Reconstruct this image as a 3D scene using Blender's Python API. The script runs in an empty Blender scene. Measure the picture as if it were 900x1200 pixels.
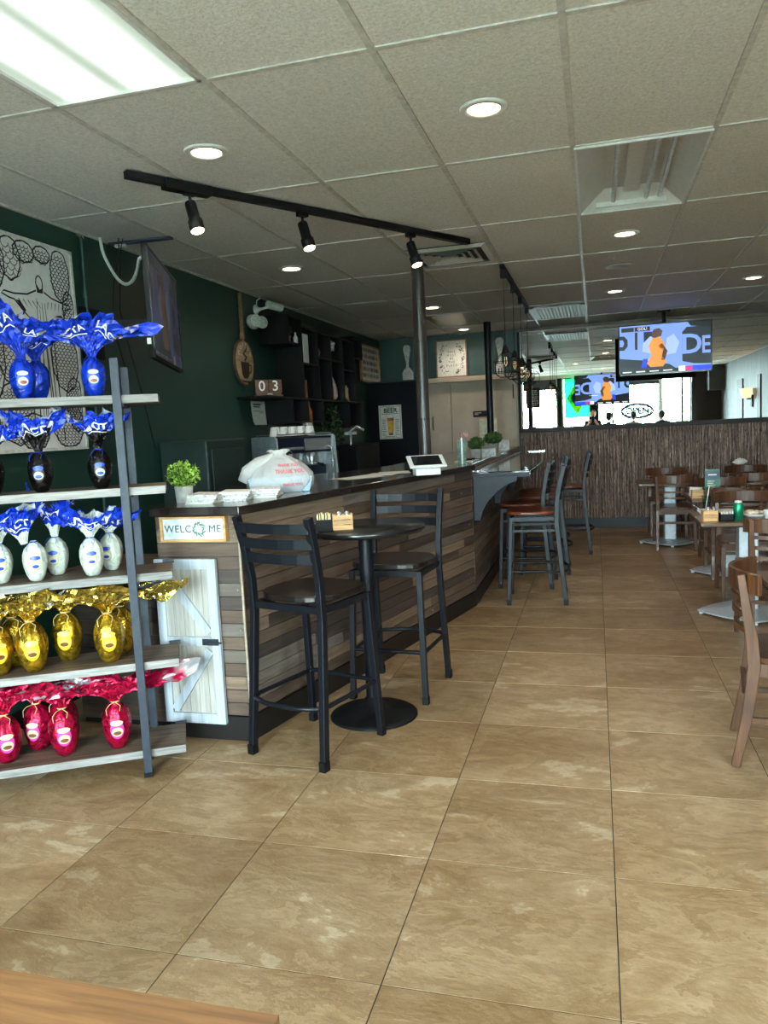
import bpy, bmesh, math, random
from mathutils import Vector, Matrix, Euler
random.seed(7)
SC = bpy.context.scene
COL = SC.collection
R = math.radians
# ------------------------------------------------------------------ camera
cam = bpy.data.cameras.new('camera')
cam.sensor_fit = 'VERTICAL'; cam.sensor_height = 36.0
cam.lens = 902.726 / 1200.0 * 36.0
cam.clip_start = 0.02; cam.clip_end = 200
camo = bpy.data.objects.new('camera', cam); COL.objects.link(camo)
YAW, PIT, ROL = .2714, .1078, -.0498
fwd = Vector((-math.sin(YAW)*math.cos(PIT), math.cos(YAW)*math.cos(PIT), -math.sin(PIT)))
rt = Vector((math.cos(YAW), math.sin(YAW), 0)); up0 = rt.cross(fwd)
r2 = rt*math.cos(ROL) + up0*math.sin(ROL); u2 = -rt*math.sin(ROL) + up0*math.cos(ROL)
camo.matrix_world = Matrix(((r2.x, u2.x, -fwd.x, 0), (r2.y, u2.y, -fwd.y, 0), (r2.z, u2.z, -fwd.z, 1.4663), (0, 0, 0, 1)))
SC.camera = camo
# ------------------------------------------------------------------ world, exposure
SC.view_settings.view_transform = 'Standard'; SC.view_settings.look = 'None'
SC.view_settings.gamma = 1.0; SC.view_settings.use_curve_mapping = False
SC.view_settings.exposure = 0.55
SC.cycles.max_bounces = 8; SC.cycles.diffuse_bounces = 5; SC.cycles.glossy_bounces = 4
SC.cycles.transmission_bounces = 6; SC.cycles.transparent_max_bounces = 8
SC.cycles.caustics_reflective = False; SC.cycles.caustics_refractive = False
SC.cycles.sample_clamp_indirect = 6.0
W = bpy.data.worlds.new('overcast_sky'); SC.world = W; W.use_nodes = True
bg = W.node_tree.nodes['Background']; bg.inputs[0].default_value = (.86, .94, 1.0, 1); bg.inputs[1].default_value = 55.0
# daylight portals in the shop-front openings (only guide the sampling of the sky)
def portal(x0, x1, z0, z1, y):
    l = bpy.data.lights.new('window_portal', 'AREA'); l.shape = 'RECTANGLE'; l.size = x1-x0; l.size_y = z1-z0
    l.cycles.is_portal = True
    o = bpy.data.objects.new('window_portal', l); COL.objects.link(o)
    o.location = ((x0+x1)/2, y, (z0+z1)/2); o.rotation_euler = (R(90), 0, 0)
XL, XR, YB, YF, ZC = -2.93, 3.3, 10.72, -1.2, 2.705
portal(-2.0, -1.0, .15, 2.62, YF-.02); portal(-.93, 1.7, .45, 2.62, YF-.02); portal(1.74, 2.5, .45, 2.62, YF-.02)

# ------------------------------------------------------------------ materials
def lin(c):
    return tuple((x/255/12.92 if x/255 <= .04045 else ((x/255+.055)/1.055)**2.4) for x in c) + (1,)
MATS = {}
def mk(name):
    m = bpy.data.materials.new(name); m.use_nodes = True; MATS[name] = m
    return m, m.node_tree.nodes, m.node_tree.links, m.node_tree.nodes['Principled BSDF']
def coords(N, L, scale, rnd=37.0, kind='Object'):
    tc = N.new('ShaderNodeTexCoord'); oi = N.new('ShaderNodeObjectInfo')
    ml = N.new('ShaderNodeMath'); ml.operation = 'MULTIPLY'; ml.inputs[1].default_value = rnd
    L.new(oi.outputs['Random'], ml.inputs[0])
    ad = N.new('ShaderNodeVectorMath'); ad.operation = 'ADD'
    L.new(tc.outputs[kind], ad.inputs[0]); L.new(ml.outputs[0], ad.inputs[1])
    mp = N.new('ShaderNodeMapping'); mp.inputs['Scale'].default_value = scale
    L.new(ad.outputs[0], mp.inputs[0])
    return mp.outputs[0], oi
def noise(N, L, vec, sc, det=4, rough=.55, dist=0):
    n = N.new('ShaderNodeTexNoise'); n.inputs['Scale'].default_value = sc; n.inputs['Detail'].default_value = det
    n.inputs['Roughness'].default_value = rough; n.inputs['Distortion'].default_value = dist
    L.new(vec, n.inputs['Vector']); return n
def ramp(N, L, fac, stops):
    r = N.new('ShaderNodeValToRGB'); L.new(fac, r.inputs[0]); e = r.color_ramp.elements
    while len(e) < len(stops): e.new(.5)
    for q, (p, c) in zip(e, stops): q.position = p; q.color = lin(c)
    return r.outputs[0]
def bump(N, L, fac, B, strength=.2, dist=.01):
    b = N.new('ShaderNodeBump'); b.inputs['Strength'].default_value = strength; b.inputs['Distance'].default_value = dist
    L.new(fac, b.inputs['Height']); L.new(b.outputs[0], B.inputs['Normal'])
def vary(N, L, col, oi, lo, hi, sat=1.0):
    hs = N.new('ShaderNodeHueSaturation'); hs.inputs['Saturation'].default_value = sat; mr = N.new('ShaderNodeMapRange')
    mr.inputs['To Min'].default_value = lo; mr.inputs['To Max'].default_value = hi
    L.new(oi.outputs['Random'], mr.inputs[0]); L.new(mr.outputs[0], hs.inputs['Value']); L.new(col, hs.inputs['Color'])
    return hs.outputs[0]
def pm(name, c, rough=.5, metal=0, spec=.5, var=.12, nsc=30, bmp=0, trans=0, coat=0, alpha=1):
    """plain painted / metal / plastic surface with faint mottling"""
    if name in MATS: return MATS[name]
    m, N, L, B = mk(name)
    v, oi = coords(N, L, (1, 1, 1)); n = noise(N, L, v, nsc, 3)
    d = tuple(x*(1-var) for x in c); u = tuple(min(255, x*(1+var*.6)) for x in c)
    L.new(ramp(N, L, n.outputs[0], [(.3, d), (.7, u)]), B.inputs['Base Color'])
    B.inputs['Roughness'].default_value = rough; B.inputs['Metallic'].default_value = metal
    B.inputs['Specular IOR Level'].default_value = spec
    if trans: B.inputs['Transmission Weight'].default_value = trans
    if coat: B.inputs['Coat Weight'].default_value = coat; B.inputs['Coat Roughness'].default_value = .08
    if alpha < 1: B.inputs['Alpha'].default_value = alpha
    if bmp: bump(N, L, n.outputs[0], B, bmp, .004)
    return m
def wood(name, c1, c2, rough=.45, axis='X', stretch=14, sc=3, lo=.8, hi=1.15, bmp=.1, coat=0):
    if name in MATS: return MATS[name]
    m, N, L, B = mk(name)
    s = {'X': (1, stretch, stretch), 'Y': (stretch, 1, stretch), 'Z': (stretch, stretch, 1)}[axis]
    v, oi = coords(N, L, s); n = noise(N, L, v, sc, 6, .62, .6)
    c = ramp(N, L, n.outputs[0], [(.32, c1), (.68, c2)])
    L.new(vary(N, L, c, oi, lo, hi), B.inputs['Base Color'])
    B.inputs['Roughness'].default_value = rough
    if coat: B.inputs['Coat Weight'].default_value = coat; B.inputs['Coat Roughness'].default_value = .1
    bump(N, L, n.outputs[0], B, bmp, .004)
    return m
def emi(name, c, s):
    if name in MATS: return MATS[name]
    m, N, L, B = mk(name)
    B.inputs['Base Color'].default_value = lin(c); B.inputs['Emission Color'].default_value = lin(c)
    B.inputs['Emission Strength'].default_value = s; B.inputs['Roughness'].default_value = .4
    return m
def glass(name, tint=(235, 245, 245), mix=.12, rough=.02):
    if name in MATS: return MATS[name]
    m, N, L, B = mk(name)
    t = N.new('ShaderNodeBsdfTransparent'); t.inputs[0].default_value = lin(tint)
    g = N.new('ShaderNodeBsdfGlossy'); g.inputs['Roughness'].default_value = rough
    lw = N.new('ShaderNodeLayerWeight'); lw.inputs[0].default_value = .5
    f = N.new('ShaderNodeMath'); f.operation = 'POWER'; f.inputs[1].default_value = 4; L.new(lw.outputs['Facing'], f.inputs[0])
    x = N.new('ShaderNodeMixShader'); L.new(f.outputs[0], x.inputs[0]); L.new(t.outputs[0], x.inputs[1]); L.new(g.outputs[0], x.inputs[2])
    L.new(x.outputs[0], N['Material Output'].inputs[0]); N.remove(B)
    return m

def floor_mat():
    m, N, L, B = mk('slate_look_floor_tile')
    v, oi = coords(N, L, (1, 1, 1), 60)
    w = N.new('ShaderNodeMapping'); w.inputs['Scale'].default_value = (1.0, 1.9, 1); w.inputs['Rotation'].default_value = (0, 0, .5); L.new(v, w.inputs[0]); v = w.outputs[0]
    n1 = noise(N, L, v, 2.5, 11, .68, .35); n2 = noise(N, L, v, 9, 8, .7, .2); n4 = noise(N, L, v, .9, 5, .6, .3)
    c1 = ramp(N, L, n1.outputs[0], [(.30, (120, 98, 76)), (.42, (150, 127, 103)), (.49, (174, 153, 129)), (.505, (140, 117, 93)), (.6, (166, 145, 121)), (.615, (198, 183, 163)), (.75, (162, 140, 114))])
    c2 = ramp(N, L, n2.outputs[0], [(.3, (128, 104, 80)), (.7, (200, 180, 156))])
    mx = N.new('ShaderNodeMix'); mx.data_type = 'RGBA'; mx.inputs[0].default_value = .32
    L.new(c1, mx.inputs[6]); L.new(c2, mx.inputs[7])
    c3 = ramp(N, L, n4.outputs[0], [(.35, (214, 204, 194)), (.65, (255, 255, 255))])
    mu = N.new('ShaderNodeMix'); mu.data_type = 'RGBA'; mu.blend_type = 'MULTIPLY'; mu.inputs[0].default_value = 1
    L.new(mx.outputs[2], mu.inputs[6]); L.new(c3, mu.inputs[7])
    L.new(vary(N, L, mu.outputs[2], oi, .94, 1.08, 1.22), B.inputs['Base Color'])
    B.inputs['Roughness'].default_value = .4; B.inputs['Specular IOR Level'].default_value = .35
    ad = N.new('ShaderNodeMath'); ad.operation = 'MULTIPLY_ADD'; ad.inputs[1].default_value = .35; L.new(n2.outputs[0], ad.inputs[0]); L.new(n1.outputs[0], ad.inputs[2])
    bump(N, L, ad.outputs[0], B, .4, .02)
    return m
def ceil_mat():
    m, N, L, B = mk('mineral_fibre_ceiling_tile')
    v, oi = coords(N, L, (1, 1, 1), 23)
    n = noise(N, L, v, 75, 4, .7, .7); n2 = noise(N, L, v, 1.3, 3)
    c = ramp(N, L, n.outputs[0], [(.33, (206, 204, 197)), (.55, (233, 231, 225)), (.72, (247, 246, 241))])
    L.new(vary(N, L, c, oi, .94, 1.04), B.inputs['Base Color']); B.inputs['Roughness'].default_value = .62
    bump(N, L, n.outputs[0], B, .55, .006)
    return m
M_TILE = floor_mat(); M_CTILE = ceil_mat()
M_GROUT = pm('dark_grout', (52, 42, 34), .9)
M_TBAR = pm('ceiling_grid_paint', (204, 201, 193), .4)
M_GREEN = pm('dark_green_wall_paint', (26, 56, 47), .42, var=.08, nsc=4)
M_GREENB = pm('teal_green_wall_paint', (34, 66, 62), .5, var=.08, nsc=4)
M_BLACK = pm('satin_black_steel', (15, 18, 25), .4, 0, .3)
M_BLACKM = pm('matte_black_paint', (10, 10, 12), .6, spec=.25)
M_NAVY = pm('navy_black_laminate', (6, 8, 16), .6, spec=.2)
M_WHITE = pm('white_painted_metal', (226, 228, 226), .4, var=.05)
M_WPLAS = pm('white_plastic', (232, 233, 232), .35, var=.04)
M_GREYST = pm('blue_grey_steel', (54, 60, 71), .45, 0, .3, var=.1)
M_CHROME = pm('brushed_chrome', (206, 208, 211), .26, .8, var=.06)
M_ALU = pm('satin_aluminium', (204, 208, 214), .4, .35, var=.06)
M_BEIGE = pm('beige_door_paint', (176, 156, 136), .5, var=.05, nsc=5)
M_GLASS = glass('clear_glass')
M_PAPER = pm('white_paper', (222, 218, 208), .7, var=.06)
M_INK = pm('black_ink', (24, 24, 26), .6)
M_MIRROR, _N, _L, _B = mk('silvered_mirror_glass')
_B.inputs['Metallic'].default_value = 1; _B.inputs['Roughness'].default_value = 0.0; _B.inputs['Base Color'].default_value = (.88, .93, .92, 1)
M_CHAIR = wood('walnut_stained_chair_wood', (60, 36, 21), (102, 64, 38), .38, 'Z', 10, 4, .9, 1.1, coat=.2)
M_TTOP = wood('brown_laminate_table_top', (84, 60, 46), (122, 92, 72), .28, 'X', 12, 3)
M_DKWOOD = wood('espresso_counter_wood', (24, 17, 15), (44, 33, 28), .22, 'X', 14, 3, .9, 1.1, .05, coat=.4)
M_SEATBLK = wood('near_black_seat_wood', (10, 8, 8), (24, 18, 17), .3, 'Y', 8, 4, coat=.15)
M_SEATCH = wood('cherry_seat_wood', (92, 40, 22), (134, 66, 38), .28, 'Y', 8, 4, coat=.3)
M_OAK = wood('light_oak', (176, 128, 78), (214, 168, 112), .5, 'X', 10, 4)
M_BUTCH = wood('butcher_block_oak', (112, 72, 42), (162, 114, 72), .42, 'X', 16, 3)
M_SHELF = wood('rustic_brown_shelf_board', (58, 45, 37), (126, 104, 86), .55, 'X', 16, 3)
M_SHELFE = wood('pale_sawn_board_edge', (112, 107, 104), (164, 158, 154), .6, 'X', 14, 6)
PLANKS = [wood('weathered_plank_'+n, a, b, .55, 'X', 16, 3.0, .85, 1.12, .2) for n, a, b in (
    ('brown', (78, 60, 50), (116, 94, 78)), ('grey', (84, 74, 67), (122, 109, 98)), ('tan', (102, 82, 66), (140, 117, 97)),
    ('dark', (52, 42, 38), (84, 69, 61)), ('umber', (68, 52, 43), (102, 82, 67)))]
M_WASH = wood('whitewashed_board', (150, 156, 164), (196, 202, 210), .6, 'Z', 18, 3, .92, 1.05)
M_WASHT = wood('whitewashed_panel_board', (152, 146, 138), (190, 184, 176), .6, 'Z', 18, 3, .92, 1.05)
M_ROPE = wood('jute_rope', (130, 104, 74), (176, 146, 108), .8, 'Z', 4, 30)
M_LEAF = pm('leaf_green', (70, 124, 44), .5, var=.4, nsc=40)
M_LEAFD = pm('dark_leaf_green', (34, 62, 30), .6, var=.4, nsc=40)
M_SOIL = pm('potting_soil', (40, 30, 24), .9)
M_POT = pm('white_stone_pot', (198, 198, 194), .6)
M_POTG = pm('grey_stone_pot', (150, 148, 144), .6)
M_LAMP = emi('warm_lamp_lens', (255, 226, 180), 14)

# ------------------------------------------------------------------ mesh builder
class MB:
    def __init__(s): s.v = []; s.f = []; s.m = []; s.s = []
    def add(s, vs, fs, mi=0, sm=False, M=None):
        k = len(s.v)
        for p in vs:
            p = Vector(p); s.v.append(tuple(M @ p) if M is not None else tuple(p))
        for f in fs: s.f.append(tuple(i+k for i in f)); s.m.append(mi); s.s.append(sm)
        return s
    def box(s, c, d, mi=0, rz=0, M=None):
        x, y, z = d[0]/2, d[1]/2, d[2]/2
        vs = [(-x,-y,-z),(x,-y,-z),(x,y,-z),(-x,y,-z),(-x,-y,z),(x,-y,z),(x,y,z),(-x,y,z)]
        T = Matrix.Translation(c) @ Matrix.Rotation(rz, 4, 'Z')
        if M is not None: T = M @ T
        return s.add(vs, [(0,3,2,1),(4,5,6,7),(0,1,5,4),(1,2,6,5),(2,3,7,6),(3,0,4,7)], mi, False, T)
    def mm(s, a, b, mi=0):
        return s.box([(p+q)/2 for p, q in zip(a, b)], [abs(q-p) for p, q in zip(a, b)], mi)
    def bar(s, p, q, w, d, mi=0, side=None):
        """square bar from p to q, w across, d deep"""
        p, q = Vector(p), Vector(q); z = (q-p).normalized()
        x = Vector(side) if side else (Vector((1,0,0)) if abs(z.x) < .9 else Vector((0,1,0)))
        y = z.cross(x).normalized(); x = y.cross(z).normalized()
        vs = []
        for o in (p, q):
            for a, b in ((-1,-1),(1,-1),(1,1),(-1,1)): vs.append(o + x*a*w/2 + y*b*d/2)
        return s.add(vs, [(0,3,2,1),(4,5,6,7),(0,1,5,4),(1,2,6,5),(2,3,7,6),(3,0,4,7)], mi)
    def sweep(s, pts, w, d, mi=0, side=(1,0,0), sm=False):
        """rectangular section swept along a polyline"""
        pts = [Vector(p) for p in pts]; vs = []; n = len(pts); side = Vector(side)
        for i, p in enumerate(pts):
            t = (pts[min(i+1,n-1)]-pts[max(i-1,0)]).normalized()
            y = t.cross(side).normalized(); x = y.cross(t).normalized()
            ww = w[i] if isinstance(w, (list, tuple)) else w; dd = d[i] if isinstance(d, (list, tuple)) else d
            for a, b in ((-1,-1),(1,-1),(1,1),(-1,1)): vs.append(p + x*a*ww/2 + y*b*dd/2)
        fs = [(0,3,2,1), tuple(4*(n-1)+k for k in range(4))]
        for i in range(n-1):
            for k in range(4): fs.append((4*i+k, 4*i+(k+1)%4, 4*i+4+(k+1)%4, 4*i+4+k))
        return s.add(vs, fs, mi, sm)
    def tube(s, pts, r, n=8, mi=0, closed=False):
        pts = [Vector(p) for p in pts]; m = len(pts); vs = []
        ref = None
        for i, p in enumerate(pts):
            if closed: t = pts[(i+1)%m]-pts[i-1]
            else: t = pts[min(i+1,m-1)]-pts[max(i-1,0)]
            t.normalize()
            if ref is None: ref = Vector((0,0,1)) if abs(t.z) < .9 else Vector((1,0,0))
            x = t.cross(ref).normalized(); y = x.cross(t).normalized(); ref = y
            rr = r[i] if isinstance(r, (list, tuple)) else r
            for k in range(n): a = 2*math.pi*k/n; vs.append(p + x*math.cos(a)*rr + y*math.sin(a)*rr)
        fs = []
        for i in range(m if closed else m-1):
            j = (i+1) % m
            for k in range(n): fs.append((i*n+k, i*n+(k+1)%n, j*n+(k+1)%n, j*n+k))
        s.add(vs, fs, mi, True)
        if not closed: s.add(vs[:n], [tuple(range(n))[::-1]], mi); s.add(vs[-n:], [tuple(range(n))], mi)
        return s
    def lathe(s, prof, n=20, c=(0,0,0), mi=0, M=None, sm=True):
        vs = []; fs = []; m = len(prof)
        for r, z in prof:
            for k in range(n): a = 2*math.pi*k/n; vs.append((c[0]+r*math.cos(a), c[1]+r*math.sin(a), c[2]+z))
        for i in range(m-1):
            for k in range(n): fs.append((i*n+k, i*n+(k+1)%n, (i+1)*n+(k+1)%n, (i+1)*n+k))
        s.add(vs, fs, mi, sm, M)
        if prof[0][0] > 1e-4: s.add(vs[:n], [tuple(range(n))[::-1]], mi, False, M)
        if prof[-1][0] > 1e-4: s.add(vs[-n:], [tuple(range(n))], mi, False, M)
        return s
    def ball(s, c, r, n=12, mi=0, M=None):
        r = (r,)*3 if not isinstance(r, (tuple, list)) else r; h = n//2+1; vs = []; fs = []
        for i in range(h+1):
            t = math.pi*i/h
            for k in range(n):
                a = 2*math.pi*k/n; vs.append((c[0]+r[0]*math.sin(t)*math.cos(a), c[1]+r[1]*math.sin(t)*math.sin(a), c[2]-r[2]*math.cos(t)))
        for i in range(h):
            for k in range(n): fs.append((i*n+k, i*n+(k+1)%n, (i+1)*n+(k+1)%n, (i+1)*n+k))
        return s.add(vs, fs, mi, True, M)
    def prism(s, poly, h, mi=0, M=None, sm=False):
        """2-D polygon (x, y) extruded 0..h in z, then M"""
        n = len(poly); vs = [(x, y, 0) for x, y in poly] + [(x, y, h) for x, y in poly]
        fs = [tuple(range(n))[::-1], tuple(range(n, 2*n))] + [(i, (i+1)%n, n+(i+1)%n, n+i) for i in range(n)]
        return s.add(vs, fs, mi, sm, M)
    def poly(s, pts, mi=0, M=None): return s.add(pts, [tuple(range(len(pts)))], mi, False, M)
    def ribbon(s, pts, w, y=0, mi=0, closed=False):
        """flat stroke in the local XZ plane (facing -Y)"""
        m = len(pts); vs = []
        for i in range(m):
            a = Vector(pts[(i-1)%m] if closed else pts[max(i-1,0)]); b = Vector(pts[(i+1)%m] if closed else pts[min(i+1,m-1)])
            t = (b-a); t = t.normalized() if t.length else Vector((1,0)); nx, nz = -t.y, t.x
            ww = w[i] if isinstance(w, (list, tuple)) else w
            p = pts[i]; vs += [(p[0]+nx*ww/2, y, p[1]+nz*ww/2), (p[0]-nx*ww/2, y, p[1]-nz*ww/2)]
        fs = [(2*i, 2*((i+1)%m), 2*((i+1)%m)+1, 2*i+1) for i in range(m if closed else m-1)]
        return s.add(vs, fs, mi)
    def mesh(s, name, mats, off=(0,0,0)):
        me = bpy.data.meshes.new(name)
        o = Vector(off); me.from_pydata([tuple(Vector(p)-o) for p in s.v], [], s.f)
        for m in (mats if isinstance(mats, (list, tuple)) else [mats]): me.materials.append(m)
        me.polygons.foreach_set('material_index', s.m); me.polygons.foreach_set('use_smooth', s.s)
        me.update(); return me
    def build(s, name, mats, parent=None, loc=(0,0,0), rot=(0,0,0), bev=0, off=(0,0,0)):
        o = bpy.data.objects.new(name, s.mesh(name, mats, off)); COL.objects.link(o)
        if parent: o.parent = parent
        o.location = loc; o.rotation_euler = rot
        if bev:
            b = o.modifiers.new('bevel', 'BEVEL'); b.width = bev; b.segments = 2; b.limit_method = 'ANGLE'; b.angle_limit = R(40)
        return o
def smooth(pts, k=5):
    P = [Vector(p) for p in pts]; out = []
    for i in range(len(P)-1):
        a, b, c, d = P[max(i-1, 0)], P[i], P[i+1], P[min(i+2, len(P)-1)]
        for j in range(k):
            t = j/k; out.append(.5*((2*b)+(c-a)*t+(2*a-5*b+4*c-d)*t*t+(3*b-a-3*c+d)*t**3))
    return out+[P[-1]]
def tag(o, label, cat, group=None, kind=None):
    o['label'] = label; o['category'] = cat
    if group: o['group'] = group
    if kind: o['kind'] = kind
    return o
def thing(name, label, cat, loc=(0,0,0), rz=0, group=None):
    o = bpy.data.objects.new(name, None); COL.objects.link(o); o.empty_display_size = .1
    o.location = loc; o.rotation_euler = (0, 0, rz); return tag(o, label, cat, group)
def struct(o): o['kind'] = 'structure'; return o
def kids(o): return [c for c in list(o.children)]
def dup(o, loc, rz, label, group=None):
    def cp(a, par):
        c = a.copy(); COL.objects.link(c)
        if par: c.parent = par
        for ch in kids(a): cp(ch, c)
        return c
    r = cp(o, None); r.location = loc; r.rotation_euler = (0, 0, rz); r['label'] = label
    if group: r['group'] = group
    return r
def txt(name, s, size, mat, parent, loc, rot=(R(90),0,0), align='CENTER', ext=.0006, sx=1.0, space=1.0, bold=0):
    cu = bpy.data.curves.new('t', 'FONT'); cu.body = s; cu.size = size; cu.align_x = align; cu.align_y = 'CENTER'
    cu.extrude = ext; cu.space_character = space; cu.resolution_u = 3; cu.offset = bold
    t = bpy.data.objects.new('t', cu); COL.objects.link(t)
    bpy.context.view_layer.update()
    me = bpy.data.meshes.new_from_object(t.evaluated_get(bpy.context.evaluated_depsgraph_get()))
    bpy.data.objects.remove(t); bpy.data.curves.remove(cu)
    me.name = name; me.materials.clear(); me.materials.append(mat)
    if sx != 1: me.transform(Matrix.Scale(sx, 4, (1,0,0)))
    o = bpy.data.objects.new(name, me); COL.objects.link(o)
    if parent: o.parent = parent
    o.location = loc; o.rotation_euler = rot
    return o

# ================================================================== SETTING
# ---- floor: grout bed + one part per tile
fl = struct(MB().mm((XL-.1, YF-.1, -.06), (XR+.1, YB+.1, -.0018)).build('floor', M_GROUT))
tile_me = {}
def tile_mesh(w, d, h, g, mat, nm):
    k = (round(w, 3), round(d, 3), nm)
    if k not in tile_me:
        b = MB(); x, y = w/2-g, d/2-g; e = .0004 if h > 0 else 0
        b.add([(-x,-y,-abs(h)),(x,-y,-abs(h)),(x,y,-abs(h)),(-x,y,-abs(h)),(-x+e,-y+e,0),(x-e,-y+e,0),(x-e,y-e,0),(-x+e,y-e,0)],
              [(0,3,2,1),(4,5,6,7),(0,1,5,4),(1,2,6,5),(2,3,7,6),(3,0,4,7)])
        tile_me[k] = b.mesh(nm, mat)
    return tile_me[k]
def edges(o, st, a, b):
    e = [a]; k = math.ceil((a-o)/st - 1e-6)
    while o+st*k < b-1e-4:
        if o+st*k > a+.02: e.append(o+st*k)
        k += 1
    return e+[b]
FX, FY = edges(-1.187, .61, XL, XR), edges(1.811, .61, YF, YB)
for x0, x1 in zip(FX, FX[1:]):
    for y0, y1 in zip(FY, FY[1:]):
        o = bpy.data.objects.new('floor_tile', tile_mesh(x1-x0, y1-y0, .0022, .0016, M_TILE, 'floor_tile')); COL.objects.link(o)
        o.parent = fl; o.location = ((x0+x1)/2, (y0+y1)/2, random.uniform(-.0003, 0))
# ---- ceiling
ce = struct(MB().mm((XL-.12, YF-.14, 2.86), (XR+.12, YB+.12, 2.94)).build('ceiling', M_CTILE))
CX, CY = edges(-1.906, .61, XL, XR), edges(2.597, 1.22, YF, YB)
def near(a, b): return abs(a-b) < .02
SKIP = [(-1.906, 1.377), (-.076, 3.817), (-.686, 8.697), (-1.906, 8.697)]
for x0, x1 in zip(CX, CX[1:]):
    for y0, y1 in zip(CY, CY[1:]):
        if any(near(x0, a) and near(y0, b) for a, b in SKIP): continue
        o = bpy.data.objects.new('ceiling_tile', tile_mesh(x1-x0, y1-y0, -.014, .004, M_CTILE, 'ceiling_tile')); COL.objects.link(o)
        o.parent = ce; o.location = ((x0+x1)/2, (y0+y1)/2, 2.7255); 
        if near(x0, XL) and near(y0, 3.817): o.rotation_euler = (R(-.25), R(.4), 0)
for x in CX[1:-1]: MB().mm((x-.012, YF, 2.705), (x+.012, YB, 2.711)).build('main_tee', M_TBAR, ce)
for y in CY[1:-1]: MB().mm((XL, y-.012, 2.7056), (XR, y+.012, 2.7112)).build('cross_tee', M_TBAR, ce)
for a, b in (((XL, YF, 2.7), (XL+.02, YB, 2.712)), ((XR-.02, YF, 2.7), (XR, YB, 2.712))): MB().mm(a, b).build('wall_angle', M_TBAR, ce)
# ---- left wall
struct(MB().mm((XL-.12, YF-.12, 0), (XL, YB+.12, 2.86)).build('wall_left', M_GREEN))
struct(MB().mm((XL, YF, 0), (XL+.015, 9.5, .1)).build('baseboard_left', M_BLACKM))
# ---- back wall
struct(MB().mm((XL, YB, 0), (XR, YB+.12, 2.86)).build('wall_back', M_GREENB))
# bark-strip wainscot below the mirror
m, N, L, B = mk('split_bark_strip')
v, oi = coords(N, L, (1, 1, 1)); 
w1 = N.new('ShaderNodeMapping'); w1.inputs['Scale'].default_value = (24, 1, 1.2); L.new(v, w1.inputs[0])
n1 = noise(N, L, w1.outputs[0], 3, 5, .7); 
w2 = N.new('ShaderNodeMapping'); w2.inputs['Scale'].default_value = (40, 1, 9); L.new(v, w2.inputs[0])
n2 = noise(N, L, w2.outputs[0], 2, 4, .6)
c1 = ramp(N, L, n1.outputs[0], [(.3, (54, 38, 33)), (.46, (116, 90, 78)), (.58, (160, 132, 116)), (.7, (235, 212, 196))]); c2 = ramp(N, L, n2.outputs[0], [(.38, (70, 60, 58)), (.48, (255, 255, 255))])
mu = N.new('ShaderNodeMix'); mu.data_type = 'RGBA'; mu.blend_type = 'MULTIPLY'; mu.inputs[0].default_value = .8
L.new(c1, mu.inputs[6]); L.new(c2, mu.inputs[7]); L.new(mu.outputs[2], B.inputs['Base Color']); B.inputs['Roughness'].default_value = .6
bump(N, L, n2.outputs[0], B, .5, .01); M_BARK = m
b = MB(); x = -.985
while x < XR-.01:
    w = random.uniform(.026, .046); w = min(w, XR-x); t = random.uniform(.012, .024)
    y = YB-.006
    b.add([(x+.001, y, .13), (x+w*.25, y-t, .13), (x+w*.75, y-t, .13), (x+w-.001, y, .13), (x+.001, y, 1.31), (x+w*.25, y-t, 1.31), (x+w*.75, y-t, 1.31), (x+w-.001, y, 1.31)],
          [(0,1,5,4),(1,2,6,5),(2,3,7,6)]); x += w
b.mm((-.985, YB-.008, .13), (XR, YB, 1.31))
wc = struct(MB().mm((-.985, YB-.004, .1), (XR, YB+.0, 1.32)).build('trim_1', M_BARK)); s_ = b.build('bark_strips', M_BARK, wc); s_['kind'] = 'stuff'
struct(MB().mm((-.985, YB-.03, 0), (XR, YB, .13)).build('baseboard_back', pm('blue_black_rubber_base', (26, 30, 40), .5)))
M_SILL = wood('dark_stained_trim', (26, 17, 15), (46, 31, 27), .6, 'X', 14, 3)
M_TRIM = wood('red_brown_trim', (84, 56, 44), (118, 84, 68), .45, 'X', 14, 3)
struct(MB().mm((-1.0, YB-.075, 1.315), (XR, YB, 1.372)).build('trim_2', M_SILL, bev=.004))
mr = thing('wall_mirror', 'wide frameless mirror above the bark strip wainscot reflecting the shop front', 'mirror', (1.15, YB, 1.372))
o_ = (1.15, YB, 1.372)
MB().mm((-.965, YB-.018, 1.372), (XR-.005, YB-.004, 2.665)).build('mirror_glass', M_MIRROR, mr, off=o_)
MB().mm((-.995, YB-.03, 1.372), (-.965, YB-.002, 2.665)).build('side_strip', M_BLACKM, mr, off=o_)
MB().mm((-.995, YB-.035, 2.665), (XR-.005, YB-.002, 2.70)).build('top_trim', M_TRIM, mr, off=o_)
# ---- beige double cupboard doors and ledge in the back corner
d = struct(MB().mm((-2.24, YB-.1, 0), (-1.0, YB, 2.05)).build('door_1', M_BEIGE))
for x0, x1 in ((-2.235, -1.915), (-1.905, -1.02)):
    MB().mm((x0, YB-.125, .02), (x1, YB-.1, 2.04)).build('door_leaf', M_BEIGE, d, bev=.003)
M_DKM = pm('dark_pull_metal', (52, 46, 42), .4, .6)
for x, z in ((-2.17, 1.5), (-1.055, 1.88)):
    MB().tube([(x, YB-.127, z-.09), (x, YB-.165, z-.08), (x, YB-.165, z+.08), (x, YB-.127, z+.09)], .007).build('door_handle', M_DKM, d)
struct(MB().mm((-2.235, YB-.2, 2.05), (-1.0, YB, 2.115)).build('trim_3', M_BEIGE, bev=.004))
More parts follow.
